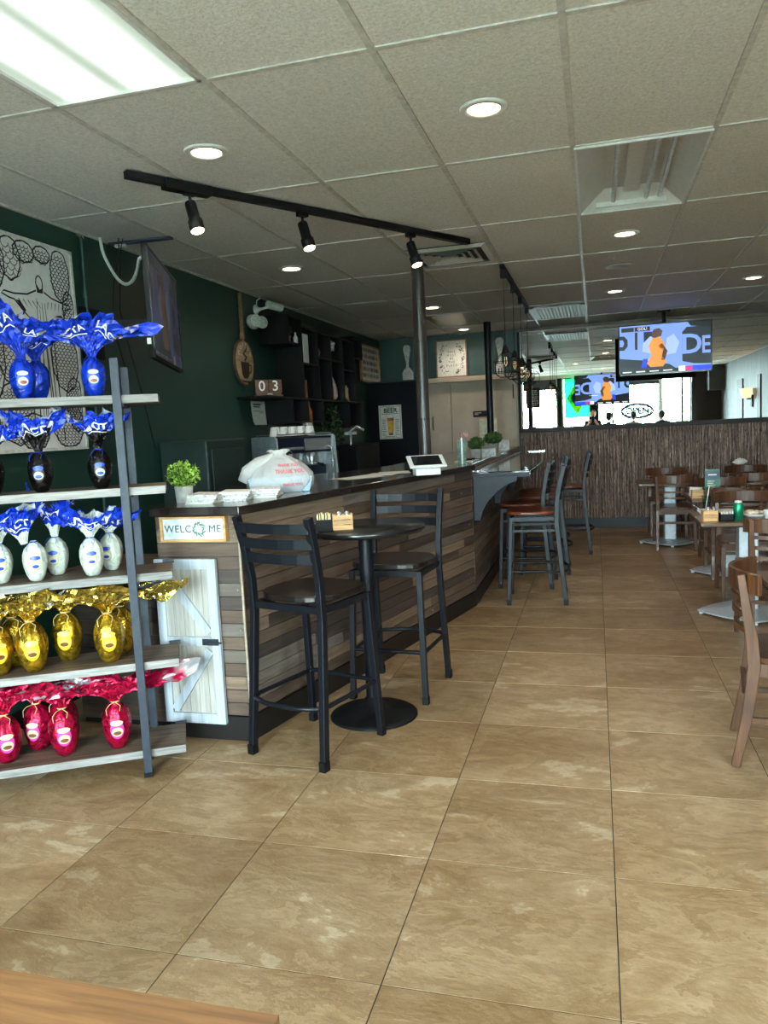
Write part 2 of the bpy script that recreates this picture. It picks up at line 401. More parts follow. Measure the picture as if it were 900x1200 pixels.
# ---- navy partition with a ledge
p_ = struct(MB().mm((XL, 10.0, 0), (-2.25, YB-.13, 2.07)).build('wall_partition', M_NAVY))
MB().mm((XL, 9.98, 2.07), (-2.24, 10.58, 2.086)).build('ledge', pm('dusty_ledge', (44, 48, 54), .5), p_)
MB().mm((-2.249, 9.99, 0), (-2.228, 10.03, 2.07)).build('corner_bead', M_PAPER, p_)
# ---- right wall (outside the frame, seen in the mirror): wainscot below, whitewashed boards above
M_GWASH = wood('weathered_grey_board', (62, 64, 62), (104, 106, 102), .6, 'Z', 14, 3, .9, 1.1)
wr = struct(MB().mm((XR, YF-.12, 0), (XR+.12, YB+.12, 2.86)).build('wall_right', M_GWASH))
y = YF
while y < YB-.01:
    w = min(.24, YB-y); MB().mm((XR-.016, y+.002, 1.0), (XR, y+w-.002, 2.70)).build('wall_board', M_GWASH, wr); y += .24
struct(MB().mm((XR-.02, YF, .1), (XR, YB-.08, .98)).build('trim_4', M_SILL)); struct(MB().mm((XR-.03, YF, .0), (XR, YB-.08, .1)).build('baseboard_right', M_BLACKM))
for y0, y1 in ((3.7, 4.0), (1.3, 2.0)):
    struct(MB().mm((XR-.04, y0, 0), (XR-.014, y1, 2.2)).build('trim_5', M_SILL))
# ---- shop front (behind the camera, seen in the mirror)
wf = struct(MB().mm((XL, YF-.14, 0), (-2.05, YF, 2.86)).build('wall_front', M_GREEN))
MB().mm((2.55, YF-.14, 0), (XR, YF, 2.86)).build('pier', M_SILL, wf)
MB().mm((-2.05, YF-.14, 2.63), (2.55, YF, 2.86)).build('header', M_WHITE, wf)
MB().mm((-.98, YF-.14, 0), (2.55, YF, .43)).build('knee_wall', M_SILL, wf)
MB().mm((2.9, YF, 2.05), (XR-.02, YF+.6, 2.70)).build('bulkhead', pm('charcoal_bulkhead', (58, 58, 58), .6), wf)
MB().mm((2.52, YF, 0), (2.86, YF+.12, 2.3)).build('post', M_SILL, wf)
def window(nm, x0, x1, z0, z1, mull):
    w = struct(MB().mm((x0, YF-.09, z0), (x0+.05, YF-.03, z1)).mm((x1-.05, YF-.09, z0), (x1, YF-.03, z1)).mm((x0, YF-.09, z0), (x1, YF-.03, z0+.05)).mm((x0, YF-.09, z1-.05), (x1, YF-.03, z1)).build(nm, M_WHITE))
    MB().mm((x0+.05, YF-.064, z0+.05), (x1-.05, YF-.058, z1-.05)).build('glass_pane', M_GLASS, w)
    for x in mull: MB().mm((x-.025, YF-.085, z0+.05), (x+.025, YF-.035, z1-.05)).build('mullion', M_BLACKM, w)
    return w
w1_ = window('door_2', -2.04, -1.02, .0, 2.63, ())
MB().tube([(-1.16, YF-.03, .95), (-1.16, YF+.04, .97), (-1.16, YF+.04, 1.25), (-1.16, YF-.03, 1.27)], .012).build('door_handle', M_CHROME, w1_)
window('window_1', -.9, 1.74, .43, 2.63, (.475, )); window('window_2', 1.74, 2.54, .43, 2.63, (2.3,))
MB().mm((-1.02, YF-.1, 0), (-.9, YF-.02, 2.63)).build('mullion', M_BLACKM, wf)
pc = MB().mm((-.17, YF-.02, .43), (.1, YF+.06, 2.12)).build('pilaster', M_BLACKM, wf)
for x0, x1 in ((-1.98, -1.05), (.92, 1.7)):
    t = MB().mm((x0, YF-.028, 2.32), (x1, YF-.012, 2.61)); o = t.build('rolled_blind', pm('grey_blind_fabric', (74, 78, 80), .7)); o.location = (0, 0, 0)
    tag(o, 'grey valance above the %s' % ('glass entrance door beside the hanging board' if x0 < 0 else 'oval neon sign in the shop window'), 'blind')
# outside
M_CONC = pm('pale_concrete', (176, 176, 172), .9, nsc=1)
struct(MB().mm((-40, -60, -.12), (40, YF-.14, -.06)).build('ground', M_CONC))

def leaf_cloud(center, rad, n, size, seed, drop=0):
    rnd = random.Random(seed); b = MB()
    for _ in range(n):
        while True:
            p = Vector((rnd.uniform(-1,1), rnd.uniform(-1,1), rnd.uniform(-1,1)))
            if .25 < p.length < 1: break
        q = Vector((center[0]+p.x*rad[0], center[1]+p.y*rad[1], center[2]+p.z*rad[2]))
        M = Matrix.Translation(q) @ Euler((rnd.uniform(-1.2,1.2), rnd.uniform(-1.2,1.2), rnd.uniform(0,6.3))).to_matrix().to_4x4()
        s = size*rnd.uniform(.6, 1.2)
        b.add([(-s*.5, 0, 0), (0, -s*.28, s*.08), (s*.55, 0, 0), (0, s*.28, s*.08)], [(0,1,2),(0,2,3)], 0, False, M)
    return b
for i, (x, y, h) in enumerate(((1.3, -6.5, 2.6), (2.6, -5.2, 2.2), (4.4, -6.0, 3.0))):
    t = thing('street_shrub', ('round pale shrub outside beyond the neon sign window', 'low shrub outside beside the dark post at the window end', 'tallest shrub outside beyond the end window')[i], 'shrub', (x, y, -.06))
    s_ = leaf_cloud((0, 0, h*.58), (.9, .8, h*.45), 700, .16, 40+i).build('foliage', pm('hedge_leaf', (120, 160, 96), .6, var=.3), t); s_['kind'] = 'stuff'
    MB().tube([(0,0,0),(.03,0,h*.5)], [.06,.04]).build('trunk', M_SHELF, t)

# ================================================================== COUNTER AND BAR
A0, A1 = Vector((-1.625, 3.27, 0)), Vector((-.965, 6.126, 0))
ct = thing('service_counter', 'long plank-clad service counter with a dark wooden top', 'counter', (-1.625, 3.27, 0))
o_ = (-1.625, 3.27, 0)
M_BACKER = pm('pale_backer_board', (176, 160, 140), .7)
core = [(-1.64, 3.29), (-.985, 6.126), (-.985, 10.28), (-1.64, 10.28), (-1.72, 6.5), (-2.1, 4.4), (-2.06, 3.29)]
MB().prism(core, .984, M=Matrix.Translation((0, 0, .115))).build('core', M_BACKER, ct, off=o_)
kick = [(-1.618, 3.262), (-.955, 6.12), (-.955, 10.28), (-1.66, 10.28), (-1.74, 6.5), (-2.12, 4.4), (-2.06, 3.262)]
MB().prism(kick, .118).build('kick_board', pm('black_kick_board', (24, 21, 20), .4), ct, off=o_)
M_PTIP = pm('screw_head', (190, 186, 178), .4, .5)
def plank_face(a, b, z0, z1, rows, lmin, lmax, seed, parent, off, screws=0):
    rnd = random.Random(seed); d = (b-a); Ln = d.length; rz = math.atan2(d.y, d.x); h = (z1-z0)/rows
    nrm = Vector((d.y, -d.x, 0)).normalized(); last = -1
    sc = MB()
    for r in range(rows):
        x = 0; cuts = []
        if lmin < Ln:
            x = -rnd.uniform(0, lmin)
        while x < Ln-.01:
            l = rnd.uniform(lmin, lmax); a0, a1 = max(0, x), min(Ln, x+l)
            if Ln-a1 < .12: a1 = Ln
            if a1-a0 > .02:
                k = rnd.choice([i for i in range(5) if i != last]); last = k
                t = .014+rnd.uniform(0, .003); w = a1-a0
                bb = MB(); e = .0008
                bb.box((0, 0, 0), (w-2*e, t, h-.0038))
                p = a + d.normalized()*(a0+a1)/2 + nrm*(t/2+.001); z = z0+h*(r+.5)
                o = bb.build('plank', PLANKS[k], parent, loc=Vector((p.x, p.y, z))-Vector(off), rot=(0, 0, rz))
                if screws and rnd.random() < screws:
                    q = a + d.normalized()*(a0+w*rnd.choice((.06, .5, .94))) + nrm*.0185
                    sc.ball((q.x, q.y, z), .004, 6)
            x = a1 if a1 == Ln else x+l
    if screws and sc.v: sc.build('screw_heads', M_PTIP, parent, off=off)['kind'] = 'stuff'
plank_face(Vector((-2.06, 3.29, 0)), Vector((-1.622, 3.29, 0)), .12, 1.098, 15, .6, .8, 3, ct, o_, .35)
dA = (A1-A0).normalized(); nA = Vector((dA.y, -dA.x, 0))
plank_face(A0-nA*.018+dA*.0, A1-nA*.018, .12, 1.098, 15, 1.0, 2.2, 5, ct, o_, .3)
plank_face(Vector((-.982, 6.13, 0)), Vector((-.982, 10.28, 0)), .12, 1.098, 15, 1.0, 2.0, 9, ct, o_)
top = [(-1.6, 3.242), (-.935, 6.16), (-.985, 6.24), (-.985, 10.45), (-1.66, 10.45), (-1.74, 6.5), (-2.3, 4.6), (-2.36, 4.1), (-2.075, 3.242)]
MB().prism(top, .042, M=Matrix.Translation((0, 0, 1.1))).build('counter_top', M_DKWOOD, ct, off=o_, bev=.004)
for p in ((-1.622, 3.268, .575),):
    MB().mm((p[0]-.004, p[1]-.004, .12), (p[0]+.006, p[1]+.006, 1.098)).build('corner_strip', M_BACKER, ct, off=o_)
# bar top with corbels
bt = thing('bar_counter', 'glossy black bar top on grey curved corbels beside the row of bar stools', 'bar', (-.75, 6.2, 1.045)); o_ = (-.75, 6.2, 1.045)
M_GLOSS = pm('glossy_black_stone', (16, 17, 20), .06, var=.2, nsc=60, coat=.6)
MB().prism([(-.985, 6.2), (-.5, 6.2), (-.48, 9.3), (-.6, 10.15), (-.985, 10.28)], .035, M=Matrix.Translation((0, 0, 1.045))).build('slab', M_GLOSS, bt, off=o_, bev=.004)
M_GREYP = pm('blue_grey_painted_wood', (46, 50, 58), .5, spec=.3, var=.08)
MB().mm((-.985, 6.194, 1.03), (-.51, 6.206, 1.066)).build('front_fascia', M_GREYP, bt, off=o_)
for x in (-.965, -.925): MB().mm((x-.008, 6.22, 1.081), (x+.008, 10.2, 1.089)).build('drip_rail', M_CHROME, bt, off=o_)
MB().mm((-.83, 9.98, 1.081), (-.62, 10.03, 1.092)).build('end_rail', M_CHROME, bt, off=o_)
cp = [(0, 0), (0, -.36), (.05, -.36), (.07, -.28), (.12, -.2), (.19, -.13), (.27, -.075), (.35, -.045), (.36, 0)]
for y in (6.22, 7.55, 8.9):
    MB().prism(cp, .07, M=Matrix.Translation((-.962, y+.035, 1.044)) @ Matrix.Rotation(R(90), 4, 'X')).build('corbel', M_GREYP, bt, off=o_, bev=.003)
# barn-door panel
bd = thing('barn_door_panel', 'whitewashed barn door panel with diagonal braces and dark latch on the counter end', 'door panel', (-1.905, 3.262, .085))
def rect(b, x0, x1, z0, z1, y0, y1, mi=0): return b.mm((x0, y0, z0), (x1, y1, z1), mi)
W_, H_ = .325, .81
for i in range(5):
    x0 = -W_/2+.03+i*(W_-.06)/5; rect(MB(), x0+.001, x0+(W_-.06)/5-.001, .03, H_-.03, -.012, 0).build('door_board', M_WASHT, bd)
for nm, a in (('stile', (-W_/2, -W_/2+.045, 0, H_)), ('stile', (W_/2-.045, W_/2, 0, H_)), ('rail', (-W_/2+.045, W_/2-.045, 0, .05)), ('rail', (-W_/2+.045, W_/2-.045, H_-.05, H_)), ('rail', (-W_/2+.045, W_/2-.045, .385, .43))):
    rect(MB(), *a, -.024, 0).build(nm, M_WASH, bd, bev=.002)
for p, q in (((-.105, .745), (.105, .45)), ((.105, .365), (-.105, .065))):
    MB().bar((p[0], -.019, p[1]), (q[0], -.019, q[1]), .012, .042, side=(0,1,0)).build('brace', M_WASH, bd)
M_IRON = pm('dark_iron', (62, 66, 72), .45, .6)
lt = MB().mm((.07, -.03, .392), (.155, -.024, .424)).build('latch', M_IRON, bd, bev=.002)
MB().tube([(.085, -.036, .408), (.175, -.036, .408)], .005).ball((.1, -.042, .408), .008, 8).build('bolt', M_IRON, lt)
# low dark plank-fronted cabinet left of the counter end
lc = thing('low_cabinet', 'low dark plank-fronted cabinet behind the display shelf, left of the barn door panel', 'cabinet', (-2.36, 3.55, 0)); o_ = (-2.36, 3.55, 0)
MB().mm((-2.64, 3.38, 0), (-2.09, 3.8, .8)).build('carcass', M_BLACKM, lc, off=o_)
for k in range(10): MB().mm((-2.64, 3.362, .075*k+.03), (-2.09, 3.379, .075*k+.102)).build('plank', PLANKS[3 if k % 3 else 4], lc, off=o_)
MB().mm((-2.66, 3.35, .8), (-2.085, 3.82, .825)).build('top_board', M_SHELF, lc, off=o_)
# welcome sign
ws = thing('welcome_sign', 'small framed WELCOME sign with a green wreath on the counter end planks', 'sign', (-1.845, 3.27, .985))
MB().mm((-.165, -.02, .0), (.165, -.002, .105)).build('board', pm('pale_sign_board', (214, 222, 224), .6), ws)
fr = MB()
for a in ((-.172, .172, -.007, .003), (-.172, .172, .102, .112), (-.172, -.16, 0, .105), (.16, .172, 0, .105)): fr.mm((a[0], -.032, a[2]), (a[1], 0, a[3]))
fr.build('frame', M_OAK, ws)
M_SIGNINK = pm('grey_sign_ink', (70, 78, 82), .6)
txt('lettering', 'WELC', .05, M_SIGNINK, ws, (-.082, -.021, .052), space=1.1); txt('lettering', 'ME', .05, M_SIGNINK, ws, (.112, -.021, .052), space=1.1)
wrb = MB(); rnd = random.Random(4)
for k in range(34):
    a = k/34*6.283; r_ = .026+rnd.uniform(-.006, .007); M = Matrix.Translation((.031+math.cos(a)*r_, -.022, .052+math.sin(a)*r_)) @ Matrix.Rotation(-a+rnd.uniform(-1, 1), 4, 'Y')
    wrb.add([(-.009,0,0),(0,-.001,-.0035),(.009,0,0),(0,-.001,.0035)], [(0,1,2,3)], 0, False, M)
wrb.build('wreath', pm('sage_green', (104, 134, 112), .6, var=.3), ws)

# ================================================================== STOOLS
def stool(name, label, seat_mat, slats, group, loc, rz):
    t = thing(name, label, 'stool', loc, rz, group)
    W, D = .205, .2; S = .74; st = .03
    for s in (-1, 1):
        pts = [(s*W*1.02, -D-.045, 0), (s*W*.99, -D-.012, .35), (s*W*.96, -D+.015, S-.08), (s*W*.96, -D+.01, S+.08), (s*W*.98, -D-.018, S+.24), (s*W, -D-.052, 1.11)]
        l = MB().sweep(pts, st, .036).build('rear_post', M_BLACK, t, bev=.003)
        MB().mm((s*W*1.02-.0165, -D-.064, 0), (s*W*1.02+.0165, -D-.026, .045)).build('foot_cap', M_BLACKM, l)
        l = MB().sweep([(s*W*1.02, D+.005, 0), (s*W*.93, D-.03, S-.03)], st, st).build('front_leg', M_BLACK, t, bev=.003)
        MB().mm((s*W*1.02-.0165, D-.012, 0), (s*W*1.02+.0165, D+.0215, .04)).build('foot_cap', M_BLACKM, l)
    for k in range(slats):
        z = 1.06-.068*k; y = -D-.046+.02*k*.9
        MB().sweep([(W*u, y-.034*(1-u*u)-.004, z) for u in (-1, -.6, -.2, .2, .6, 1)], .046, .012, side=(0,0,1)).build('back_slat', M_BLACK, t, bev=.002)
    # apron frame under the seat
    fr = MB()
    for p, q in (((-W*.95, D-.035), (W*.95, D-.035)), ((-W*.95, -D+.02), (W*.95, -D+.02)), ((-W*.94, -D+.02), (-W*.94, D-.035)), ((W*.94, -D+.02), (W*.94, D-.035))):
        fr.bar((*p, S-.046), (*q, S-.046), .02, .032)
    fr.build('seat_frame', M_BLACK, t)
    # seat: rounded at the back, squarer in front, slightly dished
    poly = []
    for k in range(28):
        a = 2*math.pi*k/28; c, s_ = math.cos(a), math.sin(a); e = .62 if s_ > 0 else .8
        poly.append((.218*math.copysign(abs(c)**e, c), .212*math.copysign(abs(s_)**e, s_)+.003))
    th = .03 if slats == 3 else .024
    MB().prism(poly, th, M=Matrix.Translation((0, 0, S+.012-th))).build('seat', seat_mat, t, bev=.007)
    if slats > 3:
        for x in (-W*.97, W*.97): MB().bar((x, -D+.0, .6), (x, D-.02, .6), .014, .02).build('upper_stretcher', M_BLACK, t)
    ring = [(-W*.98, D-.01, .27), (-W*1.0, -D+.02, .27), (-W*.86, -D-.04, .27), (-W*.4, -D-.075, .27), (W*.4, -D-.075, .27), (W*.86, -D-.04, .27), (W*1.0, -D+.02, .27), (W*.98, D-.01, .27)]
    MB().tube(ring, .011, 8).build('foot_ring', M_BLACK, t)
    MB().tube([(-W*.98, D-.01, .275), (W*.98, D-.01, .275)], .011, 8).build('front_stretcher', M_BLACK, t)
    return t
s1 = stool('bar_stool', 'black ladder-back stool with its back turned, in front of the round high table', M_SEATBLK, 3, 'black stools at the round high table', (-1.285, 3.305, 0), R(-18))
s2 = dup(s1, (-1.085, 4.085, 0), R(180-5), 'black ladder-back stool with dark seat behind the round high table, facing the camera')
bs = stool('bar_stool', 'black bar stool with glossy cherry seat, nearest of the row along the bar', M_SEATCH, 4, 'cherry-seated stools along the bar', (-.505, 6.36, 0), R(93))
for x, y, a, l in ((-.63, 6.98, 88, 'second cherry-seated stool in the row along the bar, pushed closest to the corbels'), (-.52, 7.62, 92, 'third cherry-seated stool in the row along the bar, mostly hidden'),
                   (-.56, 8.16, 90, 'fourth cherry-seated stool along the bar, hidden behind the nearer backs'), (-.32, 8.72, 91, 'cherry-seated bar stool pulled out from the bar, farthest of the row')):
    dup(bs, (x, y, 0), R(a), l)
# round high table
t = thing('high_table', 'round black pedestal high table between the two black stools', 'table', (-1.13, 3.68, 0))
MB().lathe([(0, .955), (.295, .955), (.305, .965), (.305, .98), (.298, .987), (0, .987)], 48).build('table_top', pm('black_table_laminate', (22, 21, 22), .2, var=.15), t)
MB().lathe([(.036, .03), (.036, .955)], 20).build('column', M_BLACK, t)
MB().lathe([(.225, 0), (.225, .008), (.205, .02), (.12, .035), (.07, .055), (.045, .09), (.036, .1)], 40).build('base', M_BLACKM, t)
M_CADDY = wood('crate_pine', (190, 138, 84), (226, 180, 124), .55, 'X', 8, 6)
def caddy(name, label, loc, rz, group=None, packets=True):
    t = thing(name, label, 'caddy', loc, rz, group)
    for y in (-.035, .035): 
        for k in range(3): MB().mm((-.045, y-.004, .004+k*.024), (.045, y+.004, .025+k*.024)).build('slat', M_CADDY, t)
    for x in (-.045, .045): MB().mm((x-.004, -.031, 0), (x+.004, .031, .076)).build('end_board', M_CADDY, t)
    MB().mm((-.041, -.031, 0), (.041, .031, .006)).build('bottom', M_CADDY, t)
    if packets:
        tr = MB(); 
        for a, b_ in (((-.13, -.036, 0), (-.052, .036, .005)), ((-.13, -.036, 0), (-.126, .036, .055)), ((-.056, -.036, 0), (-.052, .036, .055)), ((-.126, -.036, 0), (-.056, -.032, .055)), ((-.126, .032, 0), (-.056, .036, .055))): tr.mm(a, b_)
        tb = tr.build('black_tray', M_BLACKM, t)
        for k in range(7): MB().box((-.12+.01*k, 0, .045), (.006, .055, .07+.006*(k % 3)), rz=.05*(k % 3-1)).build('sugar_packet', pm('yellow_sugar_packet', (226, 200, 110), .6) if k % 2 else M_PAPER, tb)
    return t
caddy('condiment_crate', 'small wooden condiment crate with black packet tray on the round high table', (-1.2, 3.55, .987), R(20))
M_SALTG = glass('shaker_glass', (225, 230, 230))
def shaker(label, loc, fill):
    t = thing('shaker', label, 'shaker', loc)
    MB().lathe([(.014, 0), (.016, .003), (.016, .045), (.013, .06)], 12).build('jar', M_CHROME if fill is None else fill, t)
    MB().lathe([(.0145, .058), (.0145, .07), (.008, .08), (0, .082)], 12).build('cap', M_CHROME, t)
shaker('left shaker standing in the wooden crate on the round high table', (-1.216, 3.545, .993), pm('white_salt', (225, 224, 220), .5))
shaker('right shaker standing in the wooden crate on the round high table', (-1.18, 3.558, .993), pm('grey_pepper', (80, 74, 70), .6))

# ================================================================== DINING TABLES AND CHAIRS (right side)
def dining_table(name, label, loc, group):
    t = thing(name, label, 'table', loc, 0, group)
    MB().mm((-.35, -.35, .69), (.35, .35, .713)).build('table_top', M_TTOP, t, bev=.002)
    MB().mm((-.349, -.349, .683), (.349, .349, .6905)).build('edge_band', M_BLACKM, t)
    MB().box((0, 0, .35), (.13, .13, .62), rz=0).build('column', M_ALU, t, bev=.01)
    MB().mm((-.2, -.2, .665), (.2, .2, .683)).build('top_plate', M_BLACKM, t)
    n = 6; outer = []
    for k in range(4):
        for j in range(n):
            u = j/n; a = R(45+90*k+0); b_ = R(45+90*(k+1))
            p = Vector((math.cos(a), math.sin(a)))*.335*(1-u) + Vector((math.cos(b_), math.sin(b_)))*.335*u
            p *= 1+.16*math.sin(math.pi*u)*.9; outer.append((p.x, p.y))
    b = MB(); m = len(outer)
    vs = [(x, y, .018) for x, y in outer] + [(x, y, .03) for x, y in outer] + [(x*.3, y*.3, .055) for x, y in outer]
    fs = [tuple(range(m))[::-1], tuple(range(2*m, 3*m))] + [(i, (i+1)%m, m+(i+1)%m, m+i) for i in range(m)] + [(m+i, m+(i+1)%m, 2*m+(i+1)%m, 2*m+i) for i in range(m)]
    b.add(vs, fs); bs_ = b.build('base', M_ALU, t, rot=(0, 0, R(45)))
    for k in range(4):
        a = R(45+90*k); MB().lathe([(.016, 0), (.016, .02)], 10, (math.cos(a)*.31, math.sin(a)*.31, 0)).build('foot', M_WHITE, bs_)
    return t
t3 = dining_table('dining_table', 'brown square dining table with green can and plates on it', (1.035, 5.96, 0), 'square dining tables')
dup(t3, (1.155, 7.53, 0), 0, 'brown square dining table with green menu card standing on it')
dup(t3, (.8, 9.3, 0), 0, 'bare brown dining table against the wainscot, farthest on its own beyond the lone chair')
dup(t3, (1.06, 3.56, 0), 0, 'brown dining table at the frame edge beside the nearest chairs')
dup(t3, (1.95, 9.2, 0), 0, 'brown dining table in the far corner under the crumpled napkin chair')
def chair(loc, rz, label):
    t = thing('dining_chair', label, 'chair', loc, rz, 'walnut dining chairs')
    W = .2; D = .2; S = .45
    for s in (-1, 1):
        MB().sweep([(s*W*.98, -D-.06, 0), (s*W*.95, -D-.015, .22), (s*W*.93, -D+.01, S-.02), (s*W*.93, -D-.0, S+.1), (s*W*.97, -D-.022, .68), (s*W*1.0, -D-.04, .81)], [.028, .03, .034, .034, .03, .026], [.034, .042, .05, .046, .036, .03]).build('rear_post', M_CHAIR, t, bev=.003)
        MB().sweep([(s*W*.97, D+.0, 0), (s*W*.95, D-.03, S-.03)], [.028, .036], [.028, .036]).build('front_leg', M_CHAIR, t, bev=.003)
        MB().bar((s*W*.96, -D-.03, .2), (s*W*.96, D-.02, .22), .018, .024).build('side_stretcher', M_CHAIR, t)
    MB().bar((-W*.96, -D-.025, .3), (W*.96, -D-.025, .3), .018, .024).build('rear_stretcher', M_CHAIR, t)
    fr = MB()
    for p, q in (((-W*.94, D-.03), (W*.94, D-.03)), ((-W*.93, -D+.01), (W*.93, -D+.01)), ((-W*.93, -D+.01), (-W*.94, D-.03)), ((W*.93, -D+.01), (W*.94, D-.03))): fr.bar((*p, S-.035), (*q, S-.035), .022, .055)
    fr.build('seat_rail', M_CHAIR, t)
    poly = []
    for k in range(24):
        a = 2*math.pi*k/24; c, s_ = math.cos(a), math.sin(a); poly.append((.215*math.copysign(abs(c)**.5, c), .212*math.copysign(abs(s_)**.5, s_)+.004))
    MB().prism(poly, .026, M=Matrix.Translation((0, 0, S-.008))).build('seat', M_CHAIR, t, bev=.006)
    def bow(z0, h, th, y0, dep, wide=1.0):
        n = 11; pts = [(W*wide*(-1+2*i/(n-1)), y0-dep*(1-(2*i/(n-1)-1)**2), z0) for i in range(n)]
        return MB().sweep(pts, h, th, side=(0, 0, 1))
    bow(.772, .088, .02, -D+.03, .105, 1.14).build('top_rail', M_CHAIR, t, bev=.004)
    for k, z in enumerate((.70, .635, .57)): bow(z, .022, .012, -D-.01+.006*k, .06).build('back_slat', M_CHAIR, t)
    return t
c0 = chair((.82, 3.49, 0), R(-98), 'walnut chair nearest the camera, seen side on, its curved back towards the aisle')
for x, y, a, l in ((.98, 2.95, -95, 'walnut chair cut off by the frame edge, nearer than the side-on chair'),
    (1.085, 5.27, 2, 'walnut chair with its back to the camera at the table with the green can'),
    (1.14, 6.58, 178, 'walnut chair facing the camera behind the table with the green can'),
    (1.16, 7.42, 1, 'walnut chair with its back turned, tucked under the table with the green menu card'),
    (1.2, 8.08, 181, 'walnut chair facing the camera behind the table with the green menu card'),
    (.82, 9.0, 0, 'lone walnut chair with its back turned at the bare far table beside the aisle'),
    (.82, 9.86, 180, 'walnut chair facing the camera between the bare far table and the wainscot'),
    (1.62, 9.05, 3, 'walnut chair with its back turned at the far corner table'),
    (1.72, 9.86, 178, 'walnut chair by the wainscot carrying a crumpled napkin on its back')):
    dup(c0, (x, y, 0), R(a), l)
# things on the tables
TT = .713
caddy('condiment_crate', 'wooden condiment crate at the corner of the table with the green can', (.755, 5.74, TT), R(8), None, False)
t = thing('sugar_tray', 'black tray of white packets between the crate and the green can', 'tray', (.865, 5.745, TT))
b = MB(); 
for a, c in (((-.045, -.04, 0), (.045, .04, .006)), ((-.045, -.04, 0), (-.04, .04, .05)), ((.04, -.04, 0), (.045, .04, .05)), ((-.045, -.04, 0), (.045, -.035, .05)), ((-.045, .035, 0), (.045, .04, .05))): b.mm(a, c)
b.build('tray', M_BLACKM, t)
for k in range(6): MB().box((-.032+.013*k, 0, .035), (.008, .06, .055+.007*(k % 3)), rz=.08*(k % 3-1)).build('packet', M_PAPER, t)
t = thing('soda_can', 'green soda can with silver top on the dining table', 'can', (.945, 5.77, TT))
MB().lathe([(.024, 0), (.033, .008), (.033, .108), (.027, .12)], 24).build('body', pm('green_can_paint', (26, 148, 104), .28, .5, var=.2, nsc=14), t)
MB().lathe([(.027, .12), (.028, .123), (.024, .121), (0, .12)], 24).build('rim', M_CHROME, t)
MB().lathe([(.026, .1215), (.022, .135), (0, .138)], 16).build('paper_cap', M_PAPER, t)
M_CHINA = pm('white_china', (232, 232, 230), .18, var=.02)
def plate(label, loc, r, food):
    t = thing('plate', label, 'plate', loc)
    MB().lathe([(0, .004), (r*.62, .004), (r*.68, .0), (r*.7, .004), (r, .02), (r*.98, .024), (r*.66, .009), (0, .008)], 32).build('dish', M_CHINA, t)
    if food:
        b = MB(); rnd = random.Random(9)
        for k in range(12):
            b.ball((rnd.uniform(-.06, .05), rnd.uniform(-.05, .05), .022+rnd.uniform(0, .014)), (rnd.uniform(.015, .03), rnd.uniform(.012, .022), .012), 8)
        b.build('leftovers', pm('pale_leftover_food', (214, 190, 168), .6, var=.3), t)
plate('white plate with leftovers beside the green can', (1.10, 5.98, TT), .115, True)
plate('empty white plate at the back of the table with the green can', (.95, 6.17, TT), .1, False)
t = thing('bowl', 'small white bowl with a spoon leaning out behind the wooden crate', 'bowl', (.77, 6.12, TT))
MB().lathe([(.025, 0), (.03, .004), (.055, .035), (.052, .036), (.028, .008), (0, .006)], 24).build('dish', M_CHINA, t)
MB().tube([(.01, .0, .012), (-.06, 0, .06), (-.085, 0, .075)], .003).build('spoon_handle', M_CHROME, t)
for i, (x, y) in enumerate(((.76, 5.85), (.80, 5.86))):
    t = thing('shaker', ('salt shaker with chrome cap behind the crate on the table with the green can', 'pepper shaker beside the salt shaker behind the same table crate')[i], 'shaker', (x, y, TT))
    MB().lathe([(.015, 0), (.017, .004), (.014, .06)], 12).build('jar', pm('white_salt', (225, 224, 220), .5) if i == 0 else pm('grey_pepper', (80, 74, 70), .6), t)
    MB().lathe([(.0155, .058), (.0155, .074), (.008, .086), (0, .087)], 12).build('cap', M_CHROME, t)
t = thing('tumbler', 'tall clear tumbler standing behind the white plates', 'glass', (.80, 6.235, TT))
MB().lathe([(.026, 0), (.034, .13), (.032, .13), (.024, .006), (0, .006)], 20).build('glass', M_GLASS, t)
MB().bar((-.01, 0, .01), (.02, 0, .2), .006, .006).build('straw', M_PAPER, t)
t = thing('cup', 'small white cup to the right of the plate with leftovers', 'cup', (1.15, 5.83, TT))
MB().lathe([(.022, 0), (.034, .06), (.032, .061), (.02, .006), (0, .006)], 20).build('dish', M_CHINA, t)
t = thing('oil_bottle', 'small oil bottle with yellow oil at the frame edge', 'bottle', (1.17, 5.68, TT))
MB().lathe([(.024, .002), (.026, .006), (.026, .06), (.012, .085), (.011, .12)], 16).build('glass', M_GLASS, t)
MB().lathe([(.022, .004), (.022, .03), (0, .03)], 16).build('oil', pm('olive_oil', (176, 158, 40), .2), t)
caddy('condiment_crate', 'wooden condiment crate beside the green menu card', (.86, 7.3, TT), R(5), None, False)
t = thing('napkin_stack', 'fan of folded printed napkins beside the crate near the menu card', 'napkins', (.87, 7.46, TT))
for k in range(3): MB().add([(-.06, 0, .01), (.05, 0, 0), (.06, .03, .075), (-.05, .02, .085), (-.06, .006, .01), (.05, .006, 0), (.06, .036, .075), (-.05, .026, .085)], [(0,1,2,3), (7,6,5,4), (0,4,5,1), (1,5,6,2), (2,6,7,3), (3,7,4,0)]).build('napkin', M_PAPER, t, loc=(.008*k, .02*k, 0), rot=(0, 0, .2*k))
t = thing('menu_card', 'upright green printed menu card in a clear stand on the dining table', 'menu', (.985, 7.3, TT))
MB().mm((-.062, -.002, .05), (.062, .002, .255)).build('card', pm('deep_green_print', (22, 92, 70), .35, var=.1), t)
MB().mm((-.062, -.0027, .17), (.062, -.002, .235)).build('print_block', pm('navy_print', (20, 50, 76), .4), t)
for k in range(5): MB().mm((-.04, -.0034, .075+.018*k), (.01+.008*(k % 3), -.0027, .081+.018*k)).build('print_line', M_PAPER, t)
